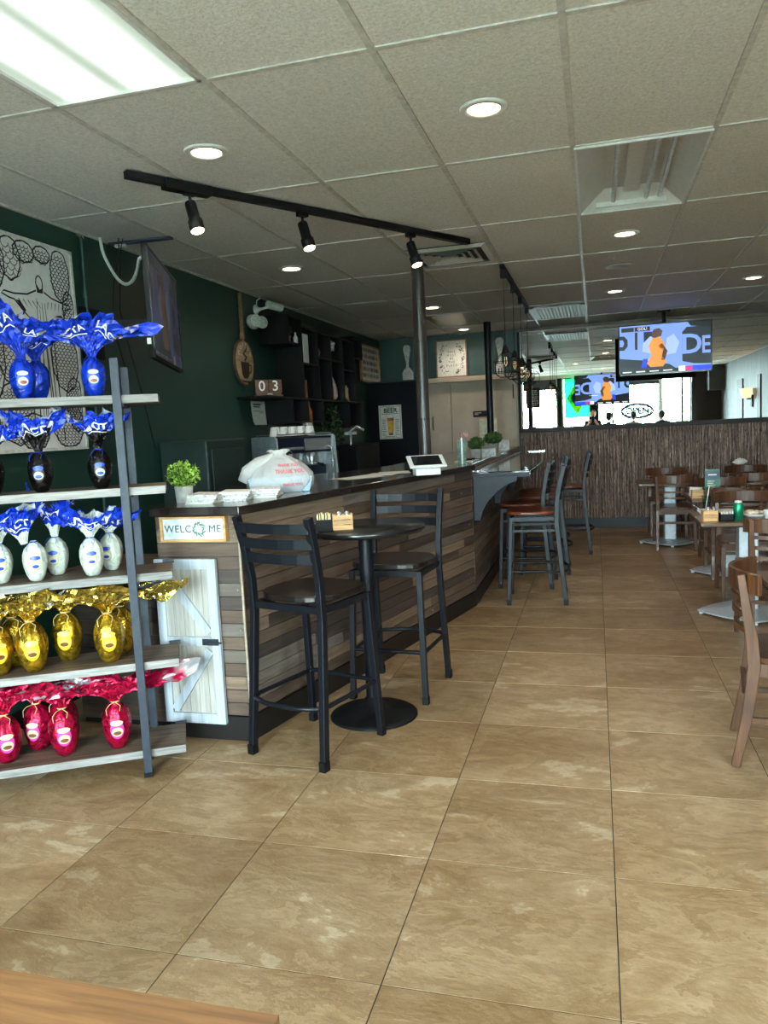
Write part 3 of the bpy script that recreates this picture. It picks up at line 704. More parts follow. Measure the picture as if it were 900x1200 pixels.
MB().mm((-.035, -.0036, .2), (.035, -.0028, .212)).build('print_line', M_PAPER, t)
MB().mm((-.05, -.03, 0), (.05, .03, .012)).mm((-.05, -.006, .012), (.05, -.0025, .06)).build('stand', pm('smoked_acrylic', (70, 74, 76), .15), t)
t = thing('crumpled_napkin', 'crumpled white napkin lying on a chair top rail by the wainscot', 'napkin', (1.68, 10.13, .82))
rnd = random.Random(3); b = MB(); b.ball((0, 0, .035), (.075, .03, .035), 14)
b.v = [(x*(1+rnd.uniform(-.3, .3)), y*(1+rnd.uniform(-.3, .3)), .0+z*(1+rnd.uniform(-.25, .25))) for x, y, z in b.v]; b.s = [False]*len(b.f)
b.build('cloth', M_PAPER, t)
# butcher-block table top corner at the bottom edge
t = thing('wooden_table', 'butcher-block table corner in the bottom edge of the view', 'table', (-1.0, .48, 0))
for k in range(7):
    MB().mm((-.6, -.34+.0955*k*1.0, .71), (.608, -.34+.0955*(k+1)-.0006, .75)).build('plank', M_BUTCH, t)
for x in (-.52, .53):
    for y in (-.27, .26): MB().mm((x-.03, y-.03, 0), (x+.03, y+.03, .71)).build('leg', M_BLACKM, t)

# ================================================================== DISPLAY SHELF WITH WRAPPED EGGS
SHX = (-1.931, 2.856); SHA = R(30)
sh = thing('display_shelf', 'five-tier ladder display shelf with rustic boards and blue-grey steel posts', 'shelf', (*SHX, 0), SHA)
TIERS = (.11, .505, .895, 1.27, 1.66)
for z in TIERS:
    bb = MB().mm((-.95, 0.002, z-.033), (.165, .276, z)).build('shelf_board', M_SHELF, sh)
    MB().mm((-.95, -.0015, z-.033), (.165, .002, z+.0005)).build('board_edge', M_SHELFE, bb)
for x in (-.79, .0):
    f_ = MB().sweep([(x, -.016, .018), (x, -.016, 1.812)], .034, .03).build('front_post', M_GREYST, sh, bev=.002)
    MB().mm((x-.019, -.034, 0), (x+.019, .003, .02)).build('foot_cap', M_BLACKM, f_)
    MB().sweep([(x+.02, .293, 0), (x+.02, .293, 1.80)], .034, .03).build('rear_post', M_GREYST, sh, bev=.002)
    for z in TIERS: MB().mm((x-.012, -.001, z-.045), (x+.026, .278, z-.034)).build('cross_bar', M_GREYST, sh)
for z in TIERS[:3]: MB().mm((.12, .277, z-.005), (.172, .283, z+.012)).build('corner_bracket', M_GREYST, sh)

def foil(name, front, back, rough=.22, metal=.55, dark=.55):
    m, N, L, B = mk(name)
    v, oi = coords(N, L, (1, 1, 1)); n = noise(N, L, v, 26, 3, .6, 1.5)
    lo = tuple(x*dark for x in front); c = ramp(N, L, n.outputs[0], [(.35, lo), (.6, front)])
    g = N.new('ShaderNodeNewGeometry'); mx = N.new('ShaderNodeMix'); mx.data_type = 'RGBA'
    L.new(g.outputs['Backfacing'], mx.inputs[0]); L.new(c, mx.inputs[6])
    nb = noise(N, L, v, 7, 2); L.new(ramp(N, L, nb.outputs[0], [(.5, front), (.56, back)]), mx.inputs[7])
    L.new(mx.outputs[2], B.inputs['Base Color']); B.inputs['Roughness'].default_value = rough; B.inputs['Metallic'].default_value = metal
    bump(N, L, n.outputs[0], B, .7, .012)
    return m
SILV = (206, 208, 212)
F_BLUE = foil('blue_printed_wrapper_film', (16, 62, 214), SILV, .25, .25); F_BLK = foil('black_foil', (34, 30, 30), (60, 56, 54), .2, .7)
F_WHT = foil('pearl_white_foil', (222, 224, 210), SILV, .35, .1, .84); F_GOLD = foil('gold_foil', (222, 176, 52), SILV, .2, .85); F_GOLDB = foil('gold_foil_silver_back', (206, 178, 84), (226, 228, 232), .18, .85)
F_RED = foil('crimson_foil', (204, 16, 66), SILV, .22, .6); F_PINK = foil('crimson_wrapper_film', (214, 22, 76), (210, 210, 216), .22, .5); F_SLV = foil('silver_foil', (206, 208, 212), SILV, .18, .9)
M_WHITEINK = pm('white_print', (240, 240, 240), .4, var=.02); M_RIB = pm('blue_ribbon', (26, 60, 170), .5); M_STRING = pm('gold_string', (226, 196, 130), .5)
EGGP = [(0, 0), (.018, .0), (.027, .006), (.037, .028), (.0445, .058), (.047, .085), (.0445, .11), (.036, .132), (.024, .147), (.013, .158), (.01, .164)]
def eggr(z):
    for (a, p), (b_, q) in zip(EGGP[1:], EGGP[2:]):
        if p <= z <= q: return a+(b_-a)*(z-p)/(q-p)
    return .01
def egg(kind, label, t, d, z, seed, rz=5, lobes=2, spread=1.0, up=.75, length=.15, text='LACTA', phi0=0, group='foil-wrapped easter eggs', tilt=0):
    rnd = random.Random(seed)
    body, neck, sheet = {'blue': (F_BLUE, F_BLUE, F_BLUE), 'dark': (F_BLK, F_BLK, F_BLUE), 'white': (F_WHT, F_WHT, F_BLUE), 'gold': (F_GOLD, F_GOLD, F_GOLDB), 'red': (F_RED, F_RED, F_PINK)}[kind]
    c, s = math.cos(SHA), math.sin(SHA)
    T = thing('easter_egg', label, 'egg', (SHX[0]+t*c-d*s, SHX[1]+t*s+d*c, z), SHA+R(rz), group); k_ = {'blue': 1.08, 'dark': 1.06, 'white': 1.05, 'gold': 1.38, 'red': 1.33}[kind]; T.scale = (k_, k_, k_)
    n = 36; vs = []; fs = []
    for i, (r, h) in enumerate(EGGP):
        for k in range(n):
            a = 2*math.pi*k/n; w = 1+(.05*math.sin(9*a+seed)+.04*math.sin(16*a))*(h/.164)**1.5*2+rnd.uniform(-.008, .008)
            vs.append((r*w*math.cos(a), r*w*math.sin(a), h))
    for i in range(len(EGGP)-1):
        for k in range(n): fs.append((i*n+k, i*n+(k+1)%n, (i+1)*n+(k+1)%n, (i+1)*n+k))
    eb = MB(); eb.add(vs, fs, 0, True); eb.build('foil_body', body, T)
    # label sticker on the front
    st = MB(); m = 18; off = .0022
    def es(x, zz): r = eggr(zz); return -math.sqrt(max(r*r*1.03-x*x, 1e-6))-off
    def oval(rx, rzz, cz, mi, o2):
        vv = []; ff = []
        for j, q in enumerate((0, .35, .7, 1)):
            for k in range(m):
                a = 2*math.pi*k/m; x = rx*q*math.cos(a); zz = cz+rzz*q*math.sin(a); vv.append((x, es(x, zz)-o2, zz))
        for j in range(3):
            for k in range(m): ff.append((j*m+k, j*m+(k+1)%m, (j+1)*m+(k+1)%m, (j+1)*m+k))
        st.add(vv, ff, mi, True)
    cols = {'blue': ((30, 76, 220), (232, 232, 236), (150, 70, 40)), 'dark': ((40, 36, 40), (214, 214, 214), (30, 70, 190)), 'white': ((196, 186, 150), (232, 222, 196), (28, 66, 180)),
            'gold': ((230, 180, 30), (240, 214, 90), (110, 60, 30)), 'red': ((200, 60, 150), (226, 200, 160), (110, 70, 40))}[kind]
    oval(.022, .032, .075, 0, 0); oval(.018, .016, .068, 1, .0006); oval(.013, .007, .064, 2, .0012)
    oval(.02, .009, .098, 2 if kind in ('white', 'dark') else 1, .0008)
    st.build('label_sticker', [pm('sticker_%s_%d' % (kind, i), q, .35, var=.05) for i, q in enumerate(cols)], T)
    # gathered wrapper: pleated sheet flaring from the neck
    NP, NS = 72, 11; ph = R(phi0); fr_ = [(rnd.choice((4, 5, 7, 9, 11, 14, 19)), rnd.uniform(0, 6.28), rnd.uniform(.5, 1)) for _ in range(8)]
    jit = [[(rnd.uniform(-1, 1), rnd.uniform(-1, 1), rnd.uniform(-1, 1)) for _ in range(NP)] for _ in range(NS+1)]
    def S(phi, q, J=(0, 0, 0)):
        lob = abs(math.cos((phi-ph)*lobes/2)); cr = sum(w_*math.sin(f*phi+o_) for f, o_, w_ in fr_)*.17*(1-.9*max(0, -math.sin(phi))**1.5)
        Ln = length*1.08*(.66+.3*lob)*(1+.1*math.sin(3*phi+seed)+.3*abs(math.sin(2*phi+seed))**5); fl = spread*(.25+.75*q**.8)
        rr = Ln*q; cx, sy = math.cos(phi), math.sin(phi); dp = .42+.16*cr*q
        x = cx*(.012+fl*rr*(1+.25*cr*q)); y = sy*(.012+dp*fl*rr)+cr*.03*q
        z = .158+rr*(up*(1-.38*spread*cx*cx*q)+.36*cr*q)
        k = .007*(.3+q)
        return Vector((x+J[0]*k, y+J[1]*k, z+J[2]*k))
    vs = []; fs = []; mi = []
    for i in range(NS+1):
        q = i/NS
        for k in range(NP): vs.append(S(2*math.pi*k/NP, q, jit[i][k]))
    wb = MB()
    cut = 6 if kind == 'dark' else 4
    for lo, hi, mm_ in ((0, cut, 0), (cut, NS, 1)):
        base = [f for i in range(lo, hi) for k in range(NP) for f in [(i*NP+k, i*NP+(k+1)%NP, (i+1)*NP+(k+1)%NP, (i+1)*NP+k)]]
        used = vs[lo*NP:(hi+1)*NP]; wb.add(used, [tuple(x-lo*NP for x in f) for f in base], mm_, False)
    wo = wb.build('wrapper', [neck, sheet], T, rot=(0, R(tilt), 0))
    # ribbon
    rb = M_RIB if kind in ('white', 'dark', 'blue') else M_STRING
    b = MB(); b.tube([(.0135*math.cos(a*.524), .0135*math.sin(a*.524), .16) for a in range(12)], .0022, 6, closed=True)
    b.tube([(0, -.014, .16), (-.018, -.03, .158), (-.03, -.034, .145), (-.028, -.04, .125)], .001, 5)
    b.tube([(0, -.014, .16), (.016, -.032, .15), (.012, -.042, .135)], .001, 5)
    b.build('ribbon', rb, T)
    # printed word on the outside of the sheet
    if text:
        for x0, ro, sz in (((0, 0, .04), ) if spread < 1.05 else ((-.07, .5, .036), (.075, -.35, .036))):
            o = txt('lettering', text, sz, M_WHITEINK, wo, (0, 0, 0), (0, 0, 0), ext=0, bold=.0009)
            me = o.data; q0 = .66
            bmt = bmesh.new(); bmt.from_mesh(me); bmesh.ops.subdivide_edges(bmt, edges=bmt.edges[:], cuts=1); 
            # swoosh under the word
            w = sz*1.5; sw = [bmt.verts.new((-w+2*w*i/8, -sz*.62+.006*math.sin(i*.5)-(.004 if j else 0), 0)) for i in range(9) for j in (0, 1)]
            for i in range(8): bmt.faces.new((sw[2*i], sw[2*i+1], sw[2*i+3], sw[2*i+2]))
            bmt.to_mesh(me); bmt.free()
            for vtx in me.vertices:
                c_, s__ = math.cos(ro), math.sin(ro); x, y = vtx.co.x*c_-vtx.co.y*s__, vtx.co.x*s__+vtx.co.y*c_
                q = min(.97, max(.3, q0+y/(length*up))); semi = .012+spread*(.25+.75*q**.8)*length*.85*q
                a = -math.acos(max(-.97, min(.97, (x0+x)/semi)))
                P0 = S(a, q); nn = (S(a+.03, q)-P0).cross(S(a, q+.03)-P0).normalized()
                if nn.y > 0: nn = -nn
                vtx.co = P0+nn*.005
            me.update()
def eg(kind, tier, rows):
    for r in rows: egg(kind, r[0], r[1], r[2], TIERS[tier], **r[3])
eg('blue', 4, [('bright blue egg on the top tier beside the right post', -.095, .11, dict(seed=1, spread=1.25, up=1.0, length=.16)),
    ('bright blue egg on the top tier in front of its twin', -.373, .09, dict(seed=2, rz=12, spread=1.15, up=1.15, length=.16)),
    ('bright blue egg on the top tier, half hidden behind the front one', -.335, .205, dict(seed=3, rz=-14, spread=.95, up=1.0, length=.14)),
    ('bright blue egg on the top tier, cut off by the frame edge', -.575, .12, dict(seed=4, rz=20, spread=1.0, up=1.4, length=.17))])
eg('dark', 3, [('black foil egg with blue wrapper beside the right post, second tier from top', -.1, .09, dict(seed=5, spread=.72, up=1.15, length=.135)),
    ('black foil egg with wide blue wrapper near the middle of the second tier', -.338, .08, dict(seed=6, rz=0, spread=.72, up=1.15, length=.14)),
    ('black foil egg cut off by the frame edge, second tier from top', -.53, .09, dict(seed=7, rz=14, spread=.9, up=.9, length=.13)),])
eg('white', 2, [('pearl white egg with blue wrapper in front beside the right post', -.165, .08, dict(seed=9, spread=.95, up=.95, length=.125)),
    ('pearl white egg behind the front egg nearest the right post', -.095, .195, dict(seed=10, rz=-20, spread=.9, up=.75, length=.11)),
    ('pearl white egg leaning slightly in front on the middle tier', -.392, .08, dict(seed=11, rz=10, spread=.7, up=1.15, length=.12, tilt=-12)),
    ('pearl white egg with upright round blue wrapper behind the leaning one', -.325, .2, dict(seed=12, rz=-8, spread=.55, up=1.3, length=.13)),
    ('pearl white egg cut off by the frame edge on the middle tier', -.534, .1, dict(seed=13, rz=12, spread=.8, up=1.05, length=.135))])
eg('gold', 1, [('gold egg in front beside the right post on the fourth tier', -.125, .085, dict(seed=14, spread=1.5, up=0.95, length=0.115, text='')),
    ('gold egg behind the one beside the right post', -.082, .2, dict(seed=15, rz=-22, spread=1.35, up=0.7, length=0.120, text='')),
    ('gold egg at the back in the middle of the fourth tier', -.31, .19, dict(seed=16, rz=-5, spread=1.35, up=0.85, length=0.100, text='')),
    ('gold egg in front in the middle of the fourth tier', -.435, .07, dict(seed=17, rz=8, spread=1.35, up=0.95, length=0.115, text='')),
    ('gold egg at the back near the frame edge on the fourth tier', -.532, .195, dict(seed=18, rz=16, spread=1.2, up=0.95, length=0.115, text='')),
    ('gold egg cut off by the frame edge on the fourth tier', -.575, .08, dict(seed=19, rz=20, spread=1.2, up=1.0, length=0.115, text=''))])
eg('red', 0, [('crimson egg in front beside the right post on the lowest tier', -.125, .09, dict(seed=20, spread=1.6, up=0.9, length=0.115, text='')),
    ('crimson egg in front in the middle of the lowest tier', -.346, .09, dict(seed=21, rz=8, spread=1.4, up=1.0, length=0.115, text='')),
    ('crimson egg behind the middle front egg of the lowest tier', -.365, .225, dict(seed=22, rz=-14, spread=1.3, up=1.0, length=0.120, text='')),
    ('crimson egg behind near the frame edge of the lowest tier', -.47, .205, dict(seed=23, rz=-14, spread=1.3, up=0.9, length=0.100, text='')),
    ('crimson egg cut off by the frame edge on the lowest tier', -.583, .1, dict(seed=24, rz=16, spread=1.3, up=1.0, length=0.115, text=''))])

# ================================================================== LEFT WALL
# line-art picture of a robed figure with open arms among patterned clouds and rooftops
pw = thing('line_art_canvas', 'white canvas with black line art of a robed open-armed statue on the green wall', 'picture', (XL+.002, 3.5, 1.44), R(90))
MB().mm((-.45, -.03, 0), (.45, 0, 1.12)).build('canvas', pm('gallery_canvas', (238, 237, 234), .7, var=.03), pw)
bo = MB()
for a in ((-.455, .455, -.006, .012), (-.455, .455, 1.108, 1.126), (-.455, -.437, 0, 1.12), (.437, .455, 0, 1.12)): bo.mm((a[0], -.036, a[2]), (a[1], -.0, a[3]))
bo.build('frame', pm('pale_frame', (226, 222, 214), .5), pw)
art = MB(); Y0 = -.0308; rnd = random.Random(12)
def arc(cx, cz, r, a0, a1, w=.006, n=9): art.ribbon([(cx+r*math.cos(R(a0+(a1-a0)*i/n)), cz+r*math.sin(R(a0+(a1-a0)*i/n))) for i in range(n+1)], w, Y0)
fx = .16
# figure: head, robe, outstretched arms
art.ribbon([(fx+.026*math.cos(a*.524), .90+.042*math.sin(a*.524)) for a in range(12)], .008, Y0, closed=True)
art.prism([(fx-.022, .85), (fx+.022, .85), (fx+.028, .88), (fx-.0, .868), (fx-.026, .9)], .0006, M=Matrix.Translation((0, Y0, 0)) @ Matrix.Rotation(R(90), 4, 'X'))
art.ribbon([(fx-.03, .86), (fx-.1, .83), (fx-.2, .82), (fx-.27, .825), (fx-.29, .81), (fx-.24, .795), (fx-.2, .79), (fx-.13, .73), (fx-.085, .70), (fx-.075, .5), (fx-.085, .2), (fx-.09, .05)], .009, Y0)
art.ribbon([(fx+.03, .86), (fx+.09, .835), (fx+.17, .82), (fx+.235, .815), (fx+.25, .80), (fx+.2, .785), (fx+.18, .73), (fx+.12, .72), (fx+.085, .70), (fx+.08, .5), (fx+.09, .2), (fx+.1, .05)], .009, Y0)
for dx, z0, z1 in ((-.05, .82, .1), (-.02, .76, .1), (.015, .8, .1), (.05, .8, .1), (.03, .6, .05), (-.035, .5, .05)): art.ribbon([(fx+dx*.6, z0), (fx+dx, (z0+z1)/2), (fx+dx*1.2, z1)], [.003, .009, .004], Y0)
for p in ([(-.19, .79), (-.13, .73), (-.12, .745), (-.16, .79)], [(.1, .735), (.175, .735), (.16, .75), (.13, .745)], [(-.085, .7), (-.06, .66), (-.075, .5)]):
    art.prism([(fx+x, z) for x, z in p], .0006, M=Matrix.Translation((0, Y0, 0)) @ Matrix.Rotation(R(90), 4, 'X'))
for k in range(5): art.ribbon([(fx-.17+.035*k, .80), (fx-.14+.035*k, .765)], [.006, .002], Y0); art.ribbon([(fx+.06+.03*k, .81), (fx+.05+.03*k, .77)], [.006, .002], Y0)
# scalloped cloud clusters along the top and scaled foliage / rooftops below
def cluster(cx, cz, rx, rz, step):
    z = cz+rz; row = 0
    while z > cz-rz:
        half = rx*math.sqrt(max(0, 1-((z-cz)/rz)**2)); x = cx-half+(step*.5 if row % 2 else 0)
        while x < cx+half:
            if abs(x) < .42 and .02 < z < 1.09: arc(x, z, step*.52, 180, 360, .0045, 7)
            x += step
        z -= step*.55; row += 1
    art.ribbon([(max(-.435, min(.435, cx+rx*1.07*math.cos(a*.3142)*(1+.06*(a % 2)))), max(.012, min(1.108, cz+rz*1.07*math.sin(a*.3142)*(1+.06*(a % 2))))) for a in range(20)], .009, Y0, closed=True)
for a in ((-.36, 1.0, .08, .1, .04), (-.2, .96, .1, .13, .034), (-.05, 1.0, .07, .1, .05), (.06, 1.05, .07, .05, .03), (.2, 1.06, .06, .04, .028), (.34, .97, .07, .13, .03), (.39, .78, .045, .1, .026),
          (.32, .5, .1, .16, .03), (.38, .25, .07, .14, .024), (.3, .14, .12, .12, .03), (-.1, .5, .09, .14, .034), (-.26, .5, .1, .22, .04), (-.36, .24, .08, .2, .03), (-.1, .2, .12, .15, .028), (.02, .1, .1, .09, .026)): cluster(*a)
for k in range(7):
    x = .27+.024*k; art.ribbon([(x, .62), (x, .66+.03*(k % 3)), (x+.02, .66+.03*(k % 3)), (x+.02, .62)], .004, Y0)
art.build('line_art', M_INK, pw)
# conduit
t = thing('conduit', 'thin green-painted conduit running up the wall to a ragged ceiling hole', 'pipe', (XL, 4.085, 0))
MB().tube([(.016, 0, .3), (.016, 0, 2.69)], .011, 10).build('pipe', M_GREENB, t)
for z in (2.35, 1.6): MB().tube([(.016, 0, z-.02), (.016, 0, z+.02)], .0155, 10).build('coupling', M_GREENB, t)
b = MB(); rnd = random.Random(5)
for k in range(9): a = k*.7; b.add([(.016+.014*math.cos(a), .014*math.sin(a), 2.688), (.016+.014*math.cos(a+.5), .014*math.sin(a+.5), 2.69), (.016+rnd.uniform(.025, .045)*math.cos(a+.25), rnd.uniform(.025, .045)*math.sin(a+.25), rnd.uniform(2.66, 2.7))], [(0,1,2)])
b.build('torn_collar', M_PAPER, t)
# television on the left wall
SCR = [emi('screen_blue', (120, 150, 226), .75), emi('screen_dark', (30, 36, 48), .4), emi('screen_pale', (158, 178, 232), .8), emi('screen_orange', (216, 140, 60), .75), emi('screen_skin', (90, 56, 44), .4), emi('screen_royal', (30, 60, 220), .9), emi('screen_magenta', (190, 40, 130), .8), emi('screen_black', (10, 10, 14), .2), emi('screen_white', (236, 238, 244), .9)]
DIM = [emi('dim_'+n, c, .12) for n, c in (('blue', (66, 72, 104)), ('dark', (30, 34, 44)), ('pale', (96, 100, 124)), ('orange', (96, 74, 56)), ('skin', (60, 50, 48)), ('royal', (40, 48, 90)), ('magenta', (80, 50, 70)), ('black', (14, 14, 18)), ('white', (120, 124, 140)))]
def tv(label, loc, rz, w, h, mats, letters=True, depth=.05):
    t = thing('television', label, 'television', loc, rz)
    MB().mm((-w/2, 0, 0), (w/2, depth, h)).mm((-w*.32, depth, h*.12), (w*.32, depth+.03, h*.7)).build('body', M_BLACKM, t, bev=.004)
    fr = MB(); f = .012
    for a in ((-w/2, w/2, 0, f*1.5), (-w/2, w/2, h-f, h), (-w/2, -w/2+f, 0, h), (w/2-f, w/2, 0, h)): fr.mm((a[0], -.006, a[2]), (a[1], 0, a[3]))
    fr.build('bezel', pm('gloss_black_bezel', (14, 14, 16), .2), t)
    p = MB(); X0, X1, Z0, Z1 = -w/2+f, w/2-f, f*1.5, h-f; iw, ih = X1-X0, Z1-Z0
    def q(pts, mi, lay): p.poly([(X0+x*iw, -.0005-.0005*lay, Z0+z*ih) for x, z in pts], mi)
    q([(0,0),(1,0),(1,1),(0,1)], 0, 0)
    q([(0,.07),(.62,.07),(.55,.16),(.3,.26),(0,.33)], 1, 1)
    q([(0,.5),(.05,.5),(.09,.58),(.09,.72),(.05,.8),(0,.8)], 1, 1); q([(0,.58),(.035,.58),(.05,.65),(.035,.72),(0,.72)], 0, 2)
    q([(.17,.5),(.2,.5),(.2,.86),(.17,.86)], 1, 1); q([(.27,.6),(.36,.7),(.36,.86),(.27,.86)], 1, 1)
    q([(.25,.45),(.36,.4),(.44,.55),(.44,.72),(.34,.76),(.26,.62)], 2, 2)
    q([(.69,.2),(.82,.14),(1,.12),(1,.9),(.74,.9),(.69,.8)], 1, 1)
    q([(.5,.35),(.62,.38),(.66,.6),(.6,.78),(.52,.7)], 2, 1)
    q([(.3,.2),(.34,.12),(.48,.12),(.52,.22),(.47,.34),(.5,.58),(.44,.76),(.37,.74),(.32,.56),(.35,.36)], 3, 3)
    q([(.36,.74),(.39,.72),(.46,.75),(.48,.86),(.44,.92),(.38,.9),(.36,.84)], 4, 4)
    q([(.47,.6),(.53,.44),(.5,.24),(.46,.26),(.48,.44),(.43,.56)], 4, 3)
    q([(.24,.12),(.3,.12),(.31,.3),(.26,.3)], 5, 2)
    q([(.02,.88),(.16,.88),(.16,.97),(.02,.97)], 1, 2); q([(.17,.88),(.34,.88),(.34,.97),(.17,.97)], 7, 2)
    q([(.78,.92),(1,.86),(1,1),(.75,1)], 7, 2)
    q([(0,0),(.65,0),(.65,.07),(0,.07)], 7, 5); q([(.65,0),(.72,0),(.72,.1),(.65,.1)], 8, 5); q([(.72,0),(1,0),(1,.1),(.72,.1)], 5, 5); q([(.72,0),(.8,0),(.8,.1),(.72,.1)], 6, 6)
    for k in range(4): q([(.03+.15*k,.025),(.13+.15*k,.025),(.13+.15*k,.045),(.03+.15*k,.045)], 8 if mats is SCR else 2, 6)
    pc_ = p.build('picture', mats, t)
    if letters:
        txt('lettering', 'D', ih*.56, mats[0], pc_, (X0+iw*.79, -.0022, Z0+ih*.53), ext=0, bold=ih*.012)
        txt('lettering', 'E', ih*.5, mats[0], pc_, (X0+iw*.945, -.0022, Z0+ih*.5), ext=0, sx=.75, bold=ih*.008)
        txt('lettering', 'GOL!', ih*.085, mats[8], pc_, (X0+iw*.255, -.003, Z0+ih*.925), ext=0)
    return t
dv = Vector((-2.49, 4.4, 0))-Vector((-2.13, 3.5, 0)); dv.normalize()
mid = (Vector((-2.49, 4.4, 0))+Vector((-2.13, 3.5, 0)))/2
tl = tv('television angled out from the green wall on a swing arm, showing a dim picture', (mid.x, mid.y, 1.876), math.atan2(dv.y, dv.x), .97, .56, DIM, depth=.025)
wv = Matrix.Rotation(-math.atan2(dv.y, dv.x), 4, 'Z')
def loc_(x, y, z): return tuple(wv @ (Vector((x, y, z))-Vector((mid.x, mid.y, 1.876))))
MB().bar(loc_(-2.365, 3.975, 2.12), loc_(-2.66, 3.86, 2.12), .04, .05).bar(loc_(-2.66, 3.86, 2.12), loc_(-2.91, 4.1, 2.12), .04, .05).build('swing_arm', M_BLACKM, tl)
MB().box(loc_(-2.918, 4.12, 2.12), (.2, .015, .3), rz=math.atan2(dv.y, dv.x)*-1+R(90)).build('wall_plate', M_BLACKM, tl)
b = MB()
for z in (.14, .07): b.mm((-.488, .01, z), (-.482, .03, z+.03))
b.build('side_ports', M_WHITE, tl)
t = tag(MB().tube(smooth([(-2.850, 4.181, 2.688), (-2.820, 4.158, 2.591), (-2.750, 4.118, 2.487), (-2.650, 4.035, 2.399), (-2.550, 3.955, 2.352), (-2.420, 3.822, 2.341), (-2.320, 3.713, 2.370), (-2.240, 3.608, 2.390), (-2.200, 3.577, 2.393)]), .0095, 8).build('white_cable_loop', M_WPLAS), 'thick white cable looping down from the ceiling beside the angled television', 'cable')
t = tag(MB().tube([(-2.8, 4.3, 2.71), (-2.83, 4.33, 2.5), (-2.9, 4.4, 2.3), (-2.9, 4.46, 2.1), (-2.91, 4.6, 1.75), (-2.91, 4.7, 1.4)], .004, 6).tube([(-2.79, 4.33, 2.71), (-2.86, 4.3, 2.45), (-2.91, 4.32, 2.2), (-2.9, 4.42, 1.9), (-2.91, 4.4, 1.6)], .003, 6).build('black_wires', M_BLACKM), 'thin black wires hanging down the green wall behind the television', 'wire')
# lifted ceiling strip, and a black slat painting the shade inside a gap
t = thing('loose_ceiling_strip', 'loose grey ceiling strip beside a black slat painted as a shaded gap near the television', 'ceiling strip', (-2.7, 4.38, 2.70))
MB().box((0, 0, -.004), (.42, .05, .012), rz=.05).build('strip', M_GREYST, t)
MB().box((.02, .035, -.0), (.34, .03, .008), rz=.05).build('gap', M_BLACKM, t); MB().box((-.14, .0, -.016), (.07, .03, .02), rz=.2).build('clip', M_WPLAS, t)
# oval wooden coffee sign on a rope
t = thing('oval_wood_sign', 'oval wooden coffee cup sign hanging on a jute rope on the green wall', 'sign', (XL+.004, 6.2, 1.885), R(90))
MB().prism([(.185*math.cos(a*.1745), .205+.2*math.sin(a*.1745)) for a in range(36)], .022, M=Matrix.Rotation(R(90), 4, 'X')).build('bark_rim', wood('dark_bark', (60, 46, 36), (96, 76, 60), .8), t)
MB().prism([(.17*math.cos(a*.1745), .205+.185*math.sin(a*.1745)) for a in range(36)], .004, M=Matrix.Translation((0, -.022, 0)) @ Matrix.Rotation(R(90), 4, 'X')).build('face', wood('pale_slice_wood', (130, 106, 80), (170, 146, 116), .6), t)
cu = MB(); M = Matrix.Translation((0, -.0262, 0)) @ Matrix.Rotation(R(90), 4, 'X')
cu.prism([(-.085, .21), (.075, .21), (.06, .1), (.03, .07), (-.035, .07), (-.07, .1)], .003, M=M)
cu.prism([(-.1, .06), (-.07, .05), (.08, .05), (.1, .06), (.06, .035), (-.06, .035)], .003, M=M)
cu.ribbon([(.07, .19), (.11, .185), (.115, .14), (.065, .115)], .014, -.0282)
cu.ribbon([(-.01, .22), (.03, .25), (-.03, .28), (.02, .31), (.045, .335), (.02, .35)], [.03, .035, .03, .02, .014, .008], -.0282)
cu.prism([(.03, .03), (.06, .05), (.075, .03), (.05, .0+.02)], .003, M=M)
cu.build('cup_motif', pm('dark_brown_paint', (40, 26, 22), .6), t)
for k, ch in enumerate('COFFEE'):
    a = R(150-24*k); txt('lettering', ch, .05, M_PAPER, t, (.125*math.cos(a), -.0275, .205+.15*math.sin(a)), (R(90), 0, 0), ext=.0005)
b = MB()
for ph in (0, 2.1, 4.2): b.tube([(.012*math.cos(ph+k*.8), -.015+.009*math.sin(ph+k*.8), .43+.0125*k) for k in range(30)], .009, 6)
b.ball((0, -.015, .43), (.034, .022, .036), 10); b.tube([(0, -.012, .38), (0, -.015, .44)], .018)
b.build('rope', M_ROPE, t)
# security camera, emergency light, notice
t = thing('security_camera', 'white bullet security camera on a bracket above the emergency light', 'camera', (XL, 6.55, 2.585))
MB().lathe([(.045, 0), (.045, .014), (.02, .03), (.016, .05)], 18, M=Matrix.Rotation(R(90), 4, 'Y')).build('bracket', M_WPLAS, t)
MB().tube([(.045, 0, 0), (.1, .03, .015), (.12, .05, .035)], .012, 8).build('arm', M_WPLAS, t)
MB().tube([(.115, .03, .04), (.165, .2, .03)], .036, 14).tube([(.165, .2, .03), (.167, .206, .03)], .03, 14).build('barrel', M_WPLAS, t)
MB().tube([(.012, 0, .03), (.02, .0, .08), (.04, .03, .1), (.03, .05, .12)], .005, 6).build('cable', M_WPLAS, t)
t = thing('emergency_light', 'white twin-head emergency light on the wall below the security camera', 'emergency light', (XL, 6.42, 2.46))
MB().ball((.03, .0, 0), (.05, .1, .065), 16).build('housing', M_WPLAS, t)
for y in (-.045, .09):
    M = Matrix.Translation((.06, y, .0)) @ Matrix.Rotation(R(-40), 4, 'Z') @ Matrix.Rotation(R(90), 4, 'Y')
    h_ = MB().lathe([(.02, -.03), (.045, .0), (.055, .035), (.05, .04)], 18, M=M).build('lamp_head', M_WPLAS, t)
    MB().lathe([(.046, .0405), (.03, .046), (0, .047)], 18, M=M).build('lens', pm('prismatic_lens', (214, 226, 232), .15, var=.25, nsc=90), h_)
t = thing('paper_notice', 'curled white paper notice pinned to the green wall beside the dark cabinet', 'notice', (XL+.003, 6.46, 1.555), R(90))
n = 8; vs = []
